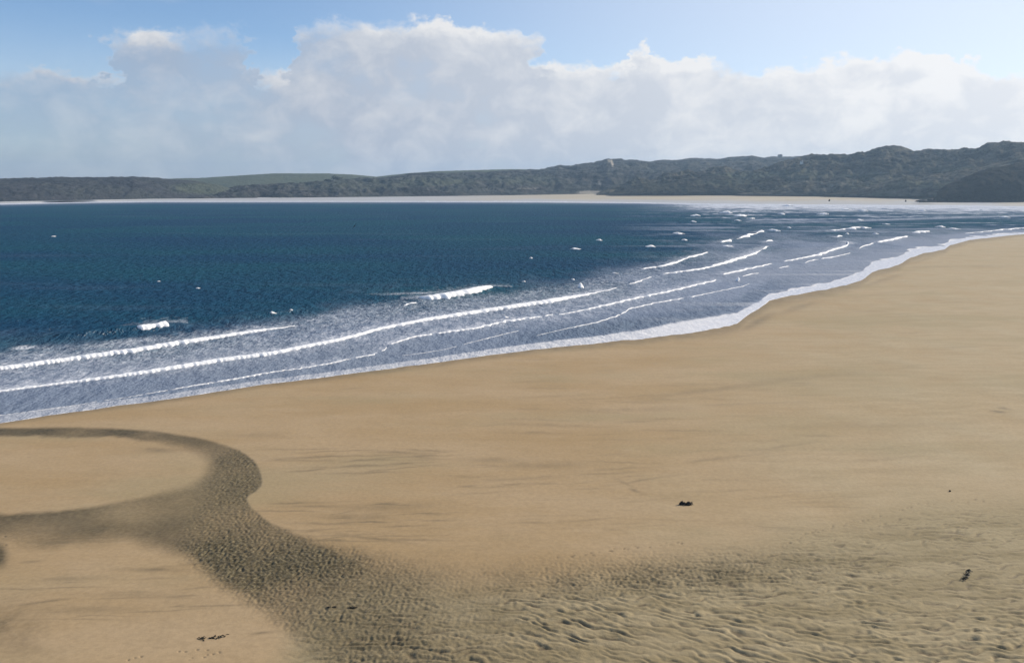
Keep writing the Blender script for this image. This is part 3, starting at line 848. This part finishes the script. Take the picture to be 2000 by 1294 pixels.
def build_breakers():
    for bi, (lab, WX, WY, th, xs, ys) in enumerate(BW):
        Dm = WY
        px_m = Dm / F                                  # metres per photo pixel across the view
        s = np.concatenate([[0], np.cumsum(np.hypot(np.diff(WX), np.diff(WY)))])
        tx, ty = np.gradient(WX), np.gradient(WY)
        l = np.maximum(np.hypot(tx, ty), 1e-6)
        tx, ty = tx / l, ty / l
        nx, ny = ty, -tx                               # points towards the beach for left-to-right lines
        ph = np.concatenate([[0], np.cumsum(np.hypot(np.diff(xs), np.diff(ys)))]) / 5.5
        lump = 1.0 + (0.18 if th.max() > 9 else 0.34) * perlin(ph * 0.45, ph * 0 + bi, 201) + (0.06 if th.max() > 9 else 0.14) * perlin(ph * 0.95, ph * 0 + bi, 205)
        lump = np.clip(lump, 0.4, 1.6)
        if th.max() < 9:
            lump = lump * np.clip(0.16 + sstep(-0.62, -0.30, perlin(ph * 0.20, ph * 0 + bi * 5, 207) + 0.3 * perlin(ph * 0.6, ph * 0 + bi, 209)), 0, 1)
        endt = np.clip(np.minimum(np.arange(len(s)), np.arange(len(s))[::-1]) / 4.0, 0.05, 1)
        lift = 0.75 * np.clip(0.45 * th * float(np.mean(Dm)) / F, 0.1, 1.3) * endt
        if 'dark wave face' in lab: lift = lift + 0.7
        hgt = np.clip((0.42 if th.max() > 9 else 0.34) * th * px_m, 0.10, 1.6) * lump * endt
        ix, iy = np.gradient(xs), np.gradient(ys)
        il = np.maximum(np.hypot(ix, iy), 1e-6)
        cross = np.abs(ix / il * (ny * H / (Dm * px_m)) + iy / il * ((nx - ny * WX / Dm) / px_m))
        wid = np.clip((0.62 if th.max() > 9 else 0.48) * th / np.maximum(cross, 0.05), 0.4, 10.0) * (0.6 + 0.4 * lump) * endt
        off = (0.18 if th.max() > 9 else 0.42) * wid * perlin(ph * 0.6, ph * 0 + bi * 3, 211)
        K = 11
        V = np.zeros((len(s), K, 3))
        for k in range(K):
            a = k / (K - 1)
            c = (a - 0.62) * wid + off                 # back (seaward) to front
            z = math.sin(math.pi * min(1, a * 0.62 / 0.62) ** 1.6) ** 0.75 if 0 < a < 1 else 0.0
            jit = perlin(ph * 0.9, ph * 0 + k * 0.7, 221 + bi) * (0.14 if th.max() > 9 else 0.36)
            V[:, k, 0] = WX + nx * (c + jit * wid * 0.4)
            V[:, k, 1] = WY + ny * (c + jit * wid * 0.4)
            V[:, k, 2] = (lift * (0.35 + 0.65 * z) - 0.05 if 0 < k < K - 1 else -0.2) + hgt * z * (1 + jit)
        V = np.nan_to_num(V)
        o = mesh_obj('breaking_wave', V.reshape(-1, 3), grid_faces(len(s), K), M_FOAM)
        tag(o, lab, 'wave', 'white breaking waves of the surf')
    for ci, (px, py, w, h, lab) in enumerate(CAPS):
        X0, Y0 = flat1((px, py + h * 0.3), 0.0)
        m = Y0 / F
        lf = 0.45 if ci < 2 else 0.0
        W, Hh = w * m * 1.1, h * m * (0.8 if h > w else 0.6) + lf
        Dp = min(h * 0.25 * m * Y0 / H, W * 1.6)
        nu, nv = 22, 9
        V = np.zeros((nv, nu, 3))
        for i in range(nv):
            for j in range(nu):
                a = i / (nv - 1)
                b = 2 * math.pi * j / nu
                rr = math.cos(a * math.pi / 2) ** 0.8 if a < 1 else 0.0
                nz = float(perlin(math.cos(b) * 1.6 + ci * 7.3, math.sin(b) * 1.6 + a * 1.5, 301))
                n2 = float(perlin(math.cos(b) * 3.7 + ci * 3.1, math.sin(b) * 3.7 + a * 3, 305))
                k = 1 + 0.6 * nz + 0.45 * n2
                skew = 0.22 * math.sin(ci * 2.4)
                V[i, j] = (X0 + W * 0.5 * rr * math.cos(b) * k + skew * W * a, Y0 + Dp * 0.5 * rr * math.sin(b) * k, -0.25 + (Hh + 0.25) * a * (1 + 0.25 * n2 * (1 - a)))
        o = mesh_obj('whitecap', V.reshape(-1, 3), grid_faces(nv, nu, True), M_FOAM)
        tag(o, lab, 'whitecap', 'small whitecaps out on the water')
build_breakers()

# ------------------------------------------------------------------ far beach and hills
KD = H / 40.0 * 1.033
def along(px, py, D):
    u, dy, dz = ray(px, py)
    t = D / dy
    return u * t, D + 0 * t, H + dz * t
BASE_Y = [(-700, 396), (0, 394.5), (140, 392), (300, 389), (420, 387.5), (700, 385), (1000, 381.5), (1160, 378.5), (1400, 378), (1600, 378.5), (1830, 380), (2000, 384), (2800, 388)]
BASE_D = [(-700, 1540), (0, 1552), (140, 1640), (300, 1780), (420, 1880), (700, 2000), (1000, 2230), (1160, 2270), (1400, 2230), (1600, 2160), (1830, 2020), (2000, 1720), (2800, 1600)]
BLUFF_Y = [(1795, 391.5), (1830, 392), (1870, 394), (2000, 396.5), (2800, 403)]
BLUFF_D = [(1795, 1545), (1870, 1540), (2000, 1500), (2800, 1440)]

M_DUNE = mat_dune('dune_scrub', (0.010, 0.011, 0.008), (0.118, 0.104, 0.074), (0.056, 0.062, 0.040))
M_MID = mat_dune('distant_dune_scrub', (0.012, 0.014, 0.015), (0.082, 0.082, 0.076), (0.050, 0.058, 0.050))  # scrub tinted blue-grey to stand in for haze
M_BLUFF = mat_dune('bluff_scrub', (0.005, 0.005, 0.004), (0.014, 0.014, 0.010), (0.016, 0.019, 0.011), 1.6)
M_HEAD = mat_dune('hazed_headland', (0.034, 0.038, 0.044), (0.062, 0.064, 0.068), (0.054, 0.060, 0.056))  # blue of the distance haze mixed into the headland's colour
M_FIELD = mat_dune('far_fields', (0.085, 0.100, 0.066), (0.105, 0.122, 0.078), (0.095, 0.115, 0.070))

def mat_far_sand():
    m, t = new_mat('far_sand')
    P = t.n('ShaderNodeNewGeometry').outputs['Position']
    n = t.noise(t.mapping(P, (0.006, 0.03, 0.02)), 1.0, 5, 0.6)
    wetf = t.attr('wet')
    c = t.mix(t.ramp(n, 0.3, 0.7), (0.43, 0.365, 0.26), (0.52, 0.455, 0.345))
    c = t.mix(t.m('MULTIPLY', wetf, 0.8), c, (0.42, 0.445, 0.485))
    finish(t, principled(t, c, 0.9, spec=0.2))
    return m
def build_far_beach():
    cols = np.concatenate([np.arange(-700, -40, 20.0), np.arange(-40, 2041, 5), np.arange(2050, 2800, 20.0)])
    ye = interp(cols, FAR_EDGE)
    u, dy, dz = ray(cols, ye)
    Dw = dy * (0 - H) / dz
    Db = interp(cols, BASE_D) * KD
    yb = interp(cols, BASE_Y)
    zb = along(cols, yb, Db)[2]
    rows = [(-0.35, None)] + [(q, None) for q in np.linspace(0, 1, 26)] + [(1.25, None)]
    V = np.zeros((len(rows), len(cols), 3))
    wet = np.zeros(V.shape[:2])
    for i, (q, _) in enumerate(rows):
        D = Dw + (Db - Dw) * q
        z = zb * q if q >= 0 else q * 8
        z = z + (0.35 * fbm(cols / 60, cols * 0 + q * 6, 3, 401) * min(1, max(0, q * 3)) if q < 1 else 0)
        V[i, :, 0] = (cols - CX) / F / dy * D
        V[i, :, 1] = D
        V[i, :, 2] = z
        wet[i] = np.maximum(sstep(1150, 750, cols), 0) * 0.95
        wet[i] = np.maximum(wet[i], sstep(0.5, 0.0, q + 0.25 * fbm(cols / 120, cols * 0 + q * 3, 2, 405)))
    o = mesh_obj('far_beach', V.reshape(-1, 3), grid_faces(*V.shape[:2]), mat_far_sand(), dict(wet=wet))
    tag(o, kind='structure')
build_far_beach()

def hill(name, x0, x1, step, sky, by, bd, rd, mat, p=0.8, nr=70, amp=10.0, wl=70.0, veg=2.0, seed=0, scars=(), grass=(), back=0.35, shelf=0.0):
    cols = np.arange(x0, x1 + step, step, dtype=float)
    Db = interp(cols, bd) * KD
    Dr = interp(cols, rd) * KD
    zb = along(cols, interp(cols, by), Db)[2] - 1.0
    skyy = interp(cols, sky)
    zr = along(cols, skyy, Dr)[2]
    zr = np.maximum(zr, zb + 0.5)
    s = np.concatenate([np.linspace(0, 1, nr), 1 + np.linspace(0, 1, 12)[1:] * back])[:, None]
    D = Db[None] + (Dr - Db)[None] * s
    u, dy, dz = ray(cols, skyy)
    X = ((cols - CX) / F / dy)[None] * D
    sf = np.clip(s, 0, 1)
    g = sf ** p
    if shelf: g = g * (1 - shelf) + shelf * sstep(0, 0.22, sf)
    Z = zb[None] + (zr - zb)[None] * g
    Z = Z - (s > 1) * (zr - zb * 0.5)[None] * np.clip(s - 1, 0, 9) / back * 0.9
    n = fbm(X / wl, D / (wl * 1.1), 5, 500 + seed, 0.55)
    rdg = 1 - np.abs(fbm(X / (wl * 0.8), D / wl, 4, 540 + seed, 0.55)) * 2.2
    env = np.clip((zr - zb)[None] / 35, 0.06, 1.0) * sstep(0.0, 0.12, sf) * (1 - 0.75 * sstep(0.75, 1.0, sf))
    Z = Z + env * amp * (0.55 * n + 0.75 * (rdg - 0.45))
    v = fbm(X / 9, D / 9, 3, 580 + seed, 0.6)
    Z = Z + veg * v * sstep(0.0, 0.05, sf) * np.clip((zr - zb)[None] / 12, 0.1, 1)
    Z[0] = np.minimum(Z[0], zb) - 2
    PX = np.repeat(cols[None], len(s), 0)
    # photo row of every vertex, used once to place scars and fields
    uu = (Z - H) / D
    PYv = CY - F * (uu * math.cos(TH) + math.sin(TH)) / (math.cos(TH) - uu * math.sin(TH))
    sandy = np.zeros_like(Z)
    for (sx, sy, rx, ry, k, tl) in scars:
        dx = PX - sx - tl * (PYv - sy)
        sandy = np.maximum(sandy, k * sstep(1.15, 0.7, np.hypot(dx / rx, (PYv - sy) / ry) + 0.25 * v))
    gr = np.zeros_like(Z)
    for (sx, sy, rx, ry, k) in grass:
        gr = np.maximum(gr, k * sstep(1.3, 0.6, np.hypot((PX - sx) / rx, (PYv - sy) / ry) + 0.35 * n))
    o = mesh_obj(name, np.stack([X, np.broadcast_to(D, X.shape), Z], -1).reshape(-1, 3), grid_faces(*X.shape), mat, dict(sandy=sandy, grass=gr))
    tag(o, kind='structure')
    return cols, X, D, Z, PYv

hill('headland', -900, 520, 2.5, [(-900, 390), (-800, 372), (-650, 358), (-400, 353), (-100, 350), (0, 349), (60, 347), (110, 345.5), (200, 346), (260, 344.5), (300, 346.5), (330, 350), (380, 353), (430, 362), (480, 378), (520, 386)],
     BASE_Y, [(-900, 1535), (0, 1560), (140, 1650), (300, 1790), (520, 1990)], [(-900, 1700), (0, 1800), (300, 2000), (520, 2100)], M_HEAD, p=0.62, amp=5, wl=60, veg=1.5, seed=1,
     grass=[(400, 368, 70, 12, .55)])
hill('far_hill', 250, 1300, 3, [(250, 372), (300, 352), (340, 348.5), (400, 347), (490, 341.5), (520, 339.5), (560, 338.5), (640, 339), (690, 341), (735, 345), (770, 341), (810, 337.5), (850, 334.5), (920, 332.5), (1000, 330.5), (1060, 331), (1150, 330), (1300, 330)],
     [(250, 386), (1300, 378)], [(250, 2300), (1300, 2600)], [(250, 2750), (700, 2900), (1300, 3100)], M_FIELD, p=0.8, amp=3, wl=200, veg=1.0, seed=2, nr=50)
MID = hill('middle_dunes', 330, 1700, 1.8, [(330, 389), (345, 384), (360, 380), (420, 372), (450, 366), (480, 362.5), (520, 360.5), (560, 358.5), (600, 357), (640, 354), (650, 352), (690, 350), (720, 348.5), (760, 347), (790, 342), (805, 338.5), (860, 339), (900, 338), (1000, 333.5), (1050, 331), (1075, 327), (1095, 322.5), (1110, 324), (1130, 321), (1155, 317), (1175, 314.5), (1187, 310), (1200, 310.5), (1212, 310), (1220, 313), (1240, 312), (1270, 316), (1290, 313.5), (1312, 313), (1330, 312), (1350, 308.5), (1375, 309.5), (1400, 311), (1425, 307.5), (1450, 306), (1470, 304.5), (1490, 308.5), (1510, 306), (1530, 307), (1560, 306), (1620, 306), (1700, 312)],
     BASE_Y, BASE_D, [(330, 1930), (420, 2080), (700, 2450), (1000, 2900), (1200, 3100), (1450, 3400), (1700, 3500)], M_MID, p=0.85, nr=100, amp=18, wl=95, veg=2.2, seed=3, shelf=0.14,
     scars=[(1196, 319, 2.6, 8, .9, .28), (1190, 314, 3.5, 3, .7, .6), (1172, 358, 3.2, 3.6, 1, .4), (920, 371, 3, 1.6, .9, 0), (884, 361, 4, 1.2, .5, 0), (1152, 375.5, 26, 3.2, .9, -1.5), (1030, 368.5, 30, 1, .35, 0), (960, 369, 14, .9, .35, 0)],
     grass=[(700, 360, 120, 10, .25), (850, 355, 90, 9, .35), (1020, 352, 80, 10, .3)])
NEAR = hill('near_dunes', 1165, 2700, 1.8, [(1165, 377), (1185, 370), (1210, 362), (1228, 355), (1246, 349), (1277, 350.5), (1300, 341), (1316, 337), (1340, 333), (1365, 337), (1385, 330), (1400, 327), (1418, 326), (1432, 333), (1457, 337), (1480, 334), (1506, 325), (1520, 318), (1535, 313), (1551, 308), (1570, 304.5), (1584, 302), (1600, 305), (1620, 301.5), (1655, 302), (1675, 299.5), (1691, 299), (1700, 294), (1712, 290), (1730, 286.5), (1763, 288), (1775, 292), (1787, 296), (1818, 292.5), (1863, 294), (1883, 290), (1912, 289.5), (1918, 285), (1928, 281), (1967, 277.5), (2000, 277), (2100, 270), (2300, 262), (2700, 262)],
     BASE_Y, [(1165, 2150), (1400, 2080), (1600, 2000), (1830, 1850), (2000, 1600), (2700, 1540)], [(1165, 2230), (1400, 2380), (1600, 2380), (1830, 2250), (2000, 2050), (2700, 1900)], M_DUNE, p=0.8, nr=120, amp=24, wl=80, veg=2.4, seed=4, shelf=0.16,
     scars=[(1700, 338, 60, 1.2, .25, 0), (1660, 349, 40, 1.0, .25, 0)],
     grass=[(1480, 345, 90, 10, .4), (1560, 340, 60, 10, .35), (1700, 345, 60, 8, .3), (1870, 330, 60, 8, .25)])
M_DUNE2 = mat_dune('dune_scrub_pale', (0.022, 0.022, 0.016), (0.165, 0.146, 0.106), (0.078, 0.086, 0.054))  # paler copy of the dune tones, sets the ridges apart
M_DUNE3 = mat_dune('dune_scrub_dark', (0.009, 0.010, 0.008), (0.062, 0.058, 0.042), (0.040, 0.046, 0.030), 1.3)  # darker copy of the dune tones for the front ridge
hill('front_dunes', 1190, 1700, 1.8, [(1190, 377), (1215, 371), (1240, 361), (1265, 357), (1290, 359), (1320, 352), (1345, 347), (1370, 350), (1400, 343), (1425, 345), (1450, 352), (1480, 349), (1505, 343), (1530, 346), (1560, 353), (1590, 350), (1620, 360), (1660, 368), (1700, 377)],
     BASE_Y, [(1165, 2060), (1400, 2040), (1700, 1940)], [(1165, 2120), (1400, 2170), (1700, 2060)], M_DUNE3, p=0.6, nr=60, amp=9, wl=55, veg=2.2, seed=6, grass=[(1420, 356, 60, 6, .3)])
hill('inner_dunes', 1440, 2000, 1.8, [(1440, 377), (1480, 368), (1520, 360), (1555, 349), (1575, 345), (1600, 348), (1618, 345), (1642, 337), (1660, 339), (1685, 343), (1720, 337), (1750, 334), (1780, 339), (1830, 342), (1880, 350), (1930, 362), (2000, 380)],
     BASE_Y, [(1440, 2010), (1600, 1930), (1830, 1780), (2000, 1590)], [(1440, 2090), (1600, 2140), (1830, 1980), (2000, 1700)], M_DUNE2, p=0.62, nr=70, amp=11, wl=60, veg=2.2, seed=7)
hill('shore_dunes', 1610, 2700, 1.8, [(1610, 378), (1650, 372), (1690, 364), (1728, 355), (1750, 349), (1773, 345), (1800, 347), (1828, 340), (1860, 336), (1875, 331), (1891, 330), (1910, 326), (1932, 320), (1955, 317), (2000, 308), (2100, 300), (2300, 296), (2700, 296)],
     BASE_Y, [(1610, 1900), (1830, 1700), (2000, 1565), (2700, 1500)], [(1610, 1960), (1830, 1830), (2000, 1780), (2700, 1700)], M_DUNE2, p=0.6, nr=70, amp=9, wl=50, veg=2.2, seed=8, grass=[(1800, 360, 80, 8, .3)])
hill('dark_bluff', 1795, 2700, 1.8, [(1795, 392), (1808, 390.5), (1824, 388), (1829, 381), (1832, 373), (1838, 368), (1848, 361), (1870, 352), (1890, 344), (1909, 336), (1925, 332), (1945, 327), (1967, 323), (2000, 317), (2100, 305), (2300, 300), (2700, 300)],
     BLUFF_Y, BLUFF_D, [(1795, 1580), (1870, 1640), (2000, 1640), (2700, 1560)], M_BLUFF, p=0.42, amp=7, wl=45, veg=1.8, seed=5)

# ------------------------------------------------------------------ things on the hills and the far sand
def on_hill(hl, px, py):
    cols, X, D, Z, PYv = hl
    j = int(np.argmin(np.abs(cols - px)))
    i = next((k for k in range(len(Z)) if PYv[k, j] <= py), len(Z) - 13)
    return float(X[i, j]), float(D[i, j]), float(Z[i, j])
def box(cx, cy, z0, sx, sy, h):
    V = [(cx + a * sx / 2, cy + b * sy / 2, z) for z in (z0, z0 + h) for b in (-1, 1) for a in (-1, 1)]
    return V, [(0, 2, 3, 1), (4, 5, 7, 6), (0, 1, 5, 4), (2, 6, 7, 3), (0, 4, 6, 2), (1, 3, 7, 5)]
def gable(sx, sy, z0, h, over=0.4):
    a, b = sx / 2 + over, sy / 2 + over
    V = [(-a, -b, z0), (a, -b, z0), (a, b, z0), (-a, b, z0), (-a * 0.9, 0, z0 + h), (a * 0.9, 0, z0 + h)]
    return V, [(0, 1, 5, 4), (2, 3, 4, 5), (0, 4, 3, 3), (1, 2, 5, 5), (0, 3, 2, 1)]
M_WALLW = mat_plain('white_render', (0.70, 0.70, 0.67), (0.80, 0.80, 0.78), 1.2, 0.8, 0.02)
M_WALLG = mat_plain('grey_render', (0.30, 0.29, 0.28), (0.36, 0.35, 0.34), 1.2, 0.8, 0.02)
M_ROOF = mat_plain('slate_roof', (0.09, 0.09, 0.10), (0.13, 0.13, 0.14), 2.0, 0.7, 0.02)
M_PANE = mat_plain('dark_panes', (0.02, 0.025, 0.03), (0.04, 0.045, 0.05), 2.0, 0.2, 0.0)
def tri_quads(F_):
    return [f for f in F_ if len(set(f)) == 4], [f for f in F_ if len(set(f)) == 3]
def poly_obj(name, V, F_, mat, parent):
    me = bpy.data.meshes.new(name)
    me.from_pydata([tuple(v) for v in V], [], [tuple(dict.fromkeys(f)) for f in F_])
    me.update()
    me.materials.append(mat)
    o = bpy.data.objects.new(name, me)
    COL.objects.link(o)
    o.parent = parent
    return o
def house(loc, sx, sy, h, rh, mw, label):
    e = empty('house', loc)
    tag(e, label, 'house')
    V, F_ = box(0, 0, -2.0, sx, sy, h + 2.0)
    poly_obj('wall', V, F_, mw, e)
    V, F_ = gable(sx, sy, h + 0.02, rh)
    r = poly_obj('roof', V, F_, M_ROOF, e)
    V, F_ = box(sx * 0.32, 0, h + rh * 0.5, 0.9, 0.9, rh * 0.8)
    poly_obj('chimney', V, F_, mw, r)
    for k in (-0.3, 0.0, 0.3):
        V, F_ = box(k * sx, -sy / 2 - 0.03, h * 0.45, sx * 0.13, 0.12, h * 0.3)
        poly_obj('window', V, F_, M_PANE, e)
x, y, z = on_hill(MID, 1524, 306.5)
house((x, y, z - 0.8), 13.0, 9.0, 5.5, 3.2, M_WALLG, 'grey house with pitched roof standing up on the dune skyline')
x, y, z = on_hill(NEAR, 1565.5, 321)
house((x, y, z - 0.4), 5.0, 6.0, 5.0, 2.0, M_WALLW, 'tiny white cottage on the scrubby dune slope below the skyline')

def leaf_crown(name, parent, rx, ry, rz, cz, n, size, mat, seed):
    rg = np.random.default_rng(seed)
    V, Fq = [], []
    cl = rg.normal(0, 0.42, (14, 3))
    for i in range(n):
        c = cl[rg.integers(14)] + rg.normal(0, 0.24, 3)
        p = np.array([c[0] * rx, c[1] * ry, cz + c[2] * rz])
        if p[2] < 0.1: p[2] = abs(p[2]) * 0.4
        a, b = rg.normal(0, 1, 3), rg.normal(0, 1, 3)
        a = a / np.linalg.norm(a) * size * rg.uniform(.6, 1.3)
        b = b / np.linalg.norm(b) * size * rg.uniform(.6, 1.3)
        k = len(V)
        V += [p - a - b, p + a - b, p + a + b, p - a + b]
        Fq.append((k, k + 1, k + 2, k + 3))
    return mesh_obj(name, V, Fq, mat, parent=parent, smooth=False)
M_LEAF = mat_plain('dark_leaves', (0.02, 0.028, 0.014), (0.045, 0.055, 0.028), 0.6, 0.9, 0.05, 0.1)
M_BARK = mat_plain('bark', (0.05, 0.04, 0.03), (0.09, 0.07, 0.05), 2.0, 0.9, 0.05)
def tube_mesh(name, pts, rad, mat, parent, k=7):
    V = []
    for (p, r) in zip(pts, rad):
        for j in range(k):
            a = 2 * math.pi * j / k
            V.append((p[0] + r * math.cos(a), p[1] + r * math.sin(a), p[2]))
    return mesh_obj(name, V, grid_faces(len(pts), k, True), mat, parent=parent)
for (px, py, w, h, lab) in [(657, 352, 22, 9, 'rounded dark tree standing proud of the middle dune ridge'), (640, 355, 9, 4, 'small dark bush left of the rounded tree on the ridge')]:
    x, y, z = on_hill(MID, px, py)
    m_ = y / F
    e = empty('tree', (x, y, z - 0.8))
    tag(e, lab, 'tree')
    hh = h * m_
    tube_mesh('trunk', [(0, 0, -1), (0.2, 0, hh * 0.3), (0.5, 0, hh * 0.7)], [0.5, 0.4, 0.2], M_BARK, e)
    leaf_crown('crown', e, w * m_ * 0.5, w * m_ * 0.45, hh * 0.42, hh * 0.55, 900, 0.55, M_LEAF, int(px))

M_ROCK = mat_plain('dark_rock', (0.02, 0.02, 0.02), (0.05, 0.048, 0.045), 0.6, 0.9, 0.1)
def rock(px, py, w, h, label):
    D = 1500 * KD
    X0, Y0, Z0 = along(px, py, D)
    m_ = D / F
    nv, nu = 8, 16
    V = np.zeros((nv, nu, 3))
    for i in range(nv):
        for j in range(nu):
            a, b = i / (nv - 1), 2 * math.pi * j / nu
            n_ = float(perlin(math.cos(b) * 1.7 + px, math.sin(b) * 1.7 + a * 2, 701))
            rr = math.cos(a * math.pi / 2) ** 0.6 * (1 + 0.5 * n_)
            V[i, j] = (rr * math.cos(b) * w * m_ / 2, rr * math.sin(b) * w * m_ / 2, -1.5 + (h * m_ + 1.5) * a * (1 + 0.3 * n_))
    o = mesh_obj('rock', V.reshape(-1, 3), grid_faces(nv, nu, True), M_ROCK)
    o.location = (float(X0), float(Y0), float(Z0))
    tag(o, label, 'rock')
rock(1801, 392, 20, 2.5, 'low flat dark rock at the foot of the bluff, farthest out on the sand')
rock(1817, 392, 18, 4.5, 'dark rock wedged against the foot of the bluff')
rock(1620, 391, 3, 1.6, 'tiny dark rock alone on the far sand')
rock(1769, 392, 3, 1.4, 'tiny dark rock on the far sand nearest the bluff')

# ------------------------------------------------------------------ seaweed on the beach and a bird
def weed(px, py, w, h, tilt, n, mat, label, lumps=1, seed=1):
    rg = np.random.default_rng(seed)
    X0, Y0, zb = drape(np.array([px]), np.array([py]))
    X0, Y0, Z0 = float(X0[0]), float(Y0[0]), float(zb[0])
    m_ = Y0 / F
    L, Hh = w * m_, h * m_
    dy_ = -tilt * w * m_ * Y0 / H            # depth run along the line of weed
    e = empty('seaweed_clump', (X0, Y0, Z0))
    tag(e, label, 'seaweed')
    for q in range(lumps):                   # matted heaps
        c = (q + 0.5) / lumps - 0.5 + rg.uniform(-.08, .08)
        lw, lh = L / lumps * rg.uniform(0.26, 0.48) * (1.4 if lumps <= 2 else 1), Hh * rg.uniform(0.55, 1.0)
        oy = rg.uniform(-0.12, 0.12) * L
        nv, nu = 9, 22
        V = np.zeros((nv, nu, 3))
        for i in range(nv):
            for j in range(nu):
                a, b = i / (nv - 1), 2 * math.pi * j / nu
                n_ = float(perlin(math.cos(b) * 2.1 + seed * 5 + q * 3, math.sin(b) * 2.1 + a * 2.5, 801))
                rr = max(0, math.cos(a * math.pi / 2)) ** 0.7 * (1 + 0.6 * n_)
                V[i, j] = (c * L + rr * math.cos(b) * lw, c * dy_ + oy + rr * math.sin(b) * lw * 0.6, -0.08 + (lh + 0.08) * a * (1 + 0.5 * n_))
        mesh_obj('mat', V.reshape(-1, 3), grid_faces(nv, nu, True), mat, parent=e)
    V, Fq = [], []
    for i in range(n):                       # strap-like fronds
        c = rg.uniform(-0.5, 0.5)
        p = np.array([c * L, c * dy_ + rg.normal(0, 0.10) * L * 0.6, rg.uniform(0, 0.5) * Hh])
        a = rg.uniform(0, 2 * math.pi)
        ln, wd = rg.uniform(0.12, 0.32) * L / max(1, lumps ** 0.5), rg.uniform(0.03, 0.07)
        curl = rg.uniform(-1.6, 1.6)
        rise = rg.uniform(0.0, 0.55) * Hh
        k0 = len(V)
        ns = 6
        for k in range(ns):
            t_ = k / (ns - 1)
            aa = a + curl * t_
            p = p + np.array([math.cos(aa), math.sin(aa), 0]) * ln / ns
            zz = max(0.015, p[2] + rise * math.sin(t_ * math.pi) - Hh * 0.3 * t_)
            side = np.array([-math.sin(aa), math.cos(aa)]) * wd * (1 - 0.7 * t_)
            V += [(p[0] - side[0], p[1] - side[1], zz), (p[0], p[1], zz + 0.03), (p[0] + side[0], p[1] + side[1], zz)]
            if k:
                b0 = k0 + (k - 1) * 3
                Fq += [(b0, b0 + 1, b0 + 4, b0 + 3), (b0 + 1, b0 + 2, b0 + 5, b0 + 4)]
    mesh_obj('fronds', V, Fq, mat, parent=e)
weed(1340, 985, 25, 8.5, 0.0, 60, M_WEED, 'black seaweed heap alone on the open sand', 2, 3)
weed(1888, 1122, 42, 3.4, -0.55, 34, M_WEED2, 'ragged line of dark seaweed slanting across the rippled sand', 4, 5)
weed(415, 1245, 52, 3.2, -0.13, 30, M_WEED2, 'thin dark strand of seaweed low on the smooth left sand', 4, 8)
weed(649, 1185, 19, 2.6, -0.1, 18, M_WEED2, 'small dark seaweed strand at the channel edge, left of a pair', 2, 11)
weed(690, 1185, 20, 2.0, -0.06, 14, M_WEED2, 'small dark seaweed strand at the channel edge, right of a pair', 2, 13)
weed(1855, 959, 5, 3, 0, 8, M_WEED2, 'tiny dark tuft of seaweed above the rippled sand', 1, 17)

def bird():
    X0, Y0, Z0 = along(692.5, 441.5, 150.0)
    e = empty('bird', (float(X0), float(Y0), float(Z0)))
    e.rotation_euler = (0, R(-52), R(25))
    tag(e, 'small dark bird banking low over the open sea', 'bird')
    prof = [(-0.36, 0.010), (-0.26, 0.05), (-0.1, 0.085), (0.08, 0.08), (0.2, 0.045), (0.27, 0.05), (0.33, 0.035), (0.42, 0.006)]
    V = [(r * math.cos(a), yy, r * math.sin(a) * 0.85) for yy, r in prof for a in np.linspace(0, 2 * math.pi, 11)[:-1]]
    mesh_obj('body', V, grid_faces(len(prof), 10, True), M_BIRD, parent=e)
    for sgn in (-1, 1):
        sec = [(0.04, 0.16, 0.0, 0.024), (0.22, 0.14, 0.06, 0.018), (0.42, 0.10, 0.05, 0.012), (0.62, 0.03, 0.0, 0.005)]
        V = []
        for xx, ch, zz, th_ in sec:
            for (cy_, cz_) in ((0.5, 0), (0.1, 1), (-0.5, 0), (0.1, -0.5)):
                V.append((sgn * xx, cy_ * ch * 1.6 + 0.03 - xx * 0.12, zz + cz_ * th_))
        mesh_obj('wing', V, grid_faces(4, 4, True), M_BIRD, parent=e)
bird()

# ------------------------------------------------------------------ haze over the bay
def build_haze():
    x0, x1, y0, y1, z0, z1 = -5400, 5400, -5400, 5400, -4.0, 150.0
    V = [(x, y, z) for z in (z0, z1) for y in (y0, y1) for x in (x0, x1)]
    Fq = [(0, 2, 3, 1), (4, 5, 7, 6), (0, 1, 5, 4), (2, 6, 7, 3), (0, 4, 6, 2), (1, 3, 7, 5)]
    m = bpy.data.materials.new('haze_air')
    m.use_nodes = True
    t = NT(m.node_tree)
    v = t.n('ShaderNodeVolumePrincipled')
    v.inputs['Color'].default_value = (0.50, 0.73, 1.0, 1)
    v.inputs['Density'].default_value = 0.000125
    v.inputs['Anisotropy'].default_value = 0.2
    out = t.n('ShaderNodeOutputMaterial')
    t.put(out.inputs['Volume'], v.outputs[0])
    o = mesh_obj('haze', V, Fq, m, smooth=False)
    tag(o, kind='stuff')
build_haze()
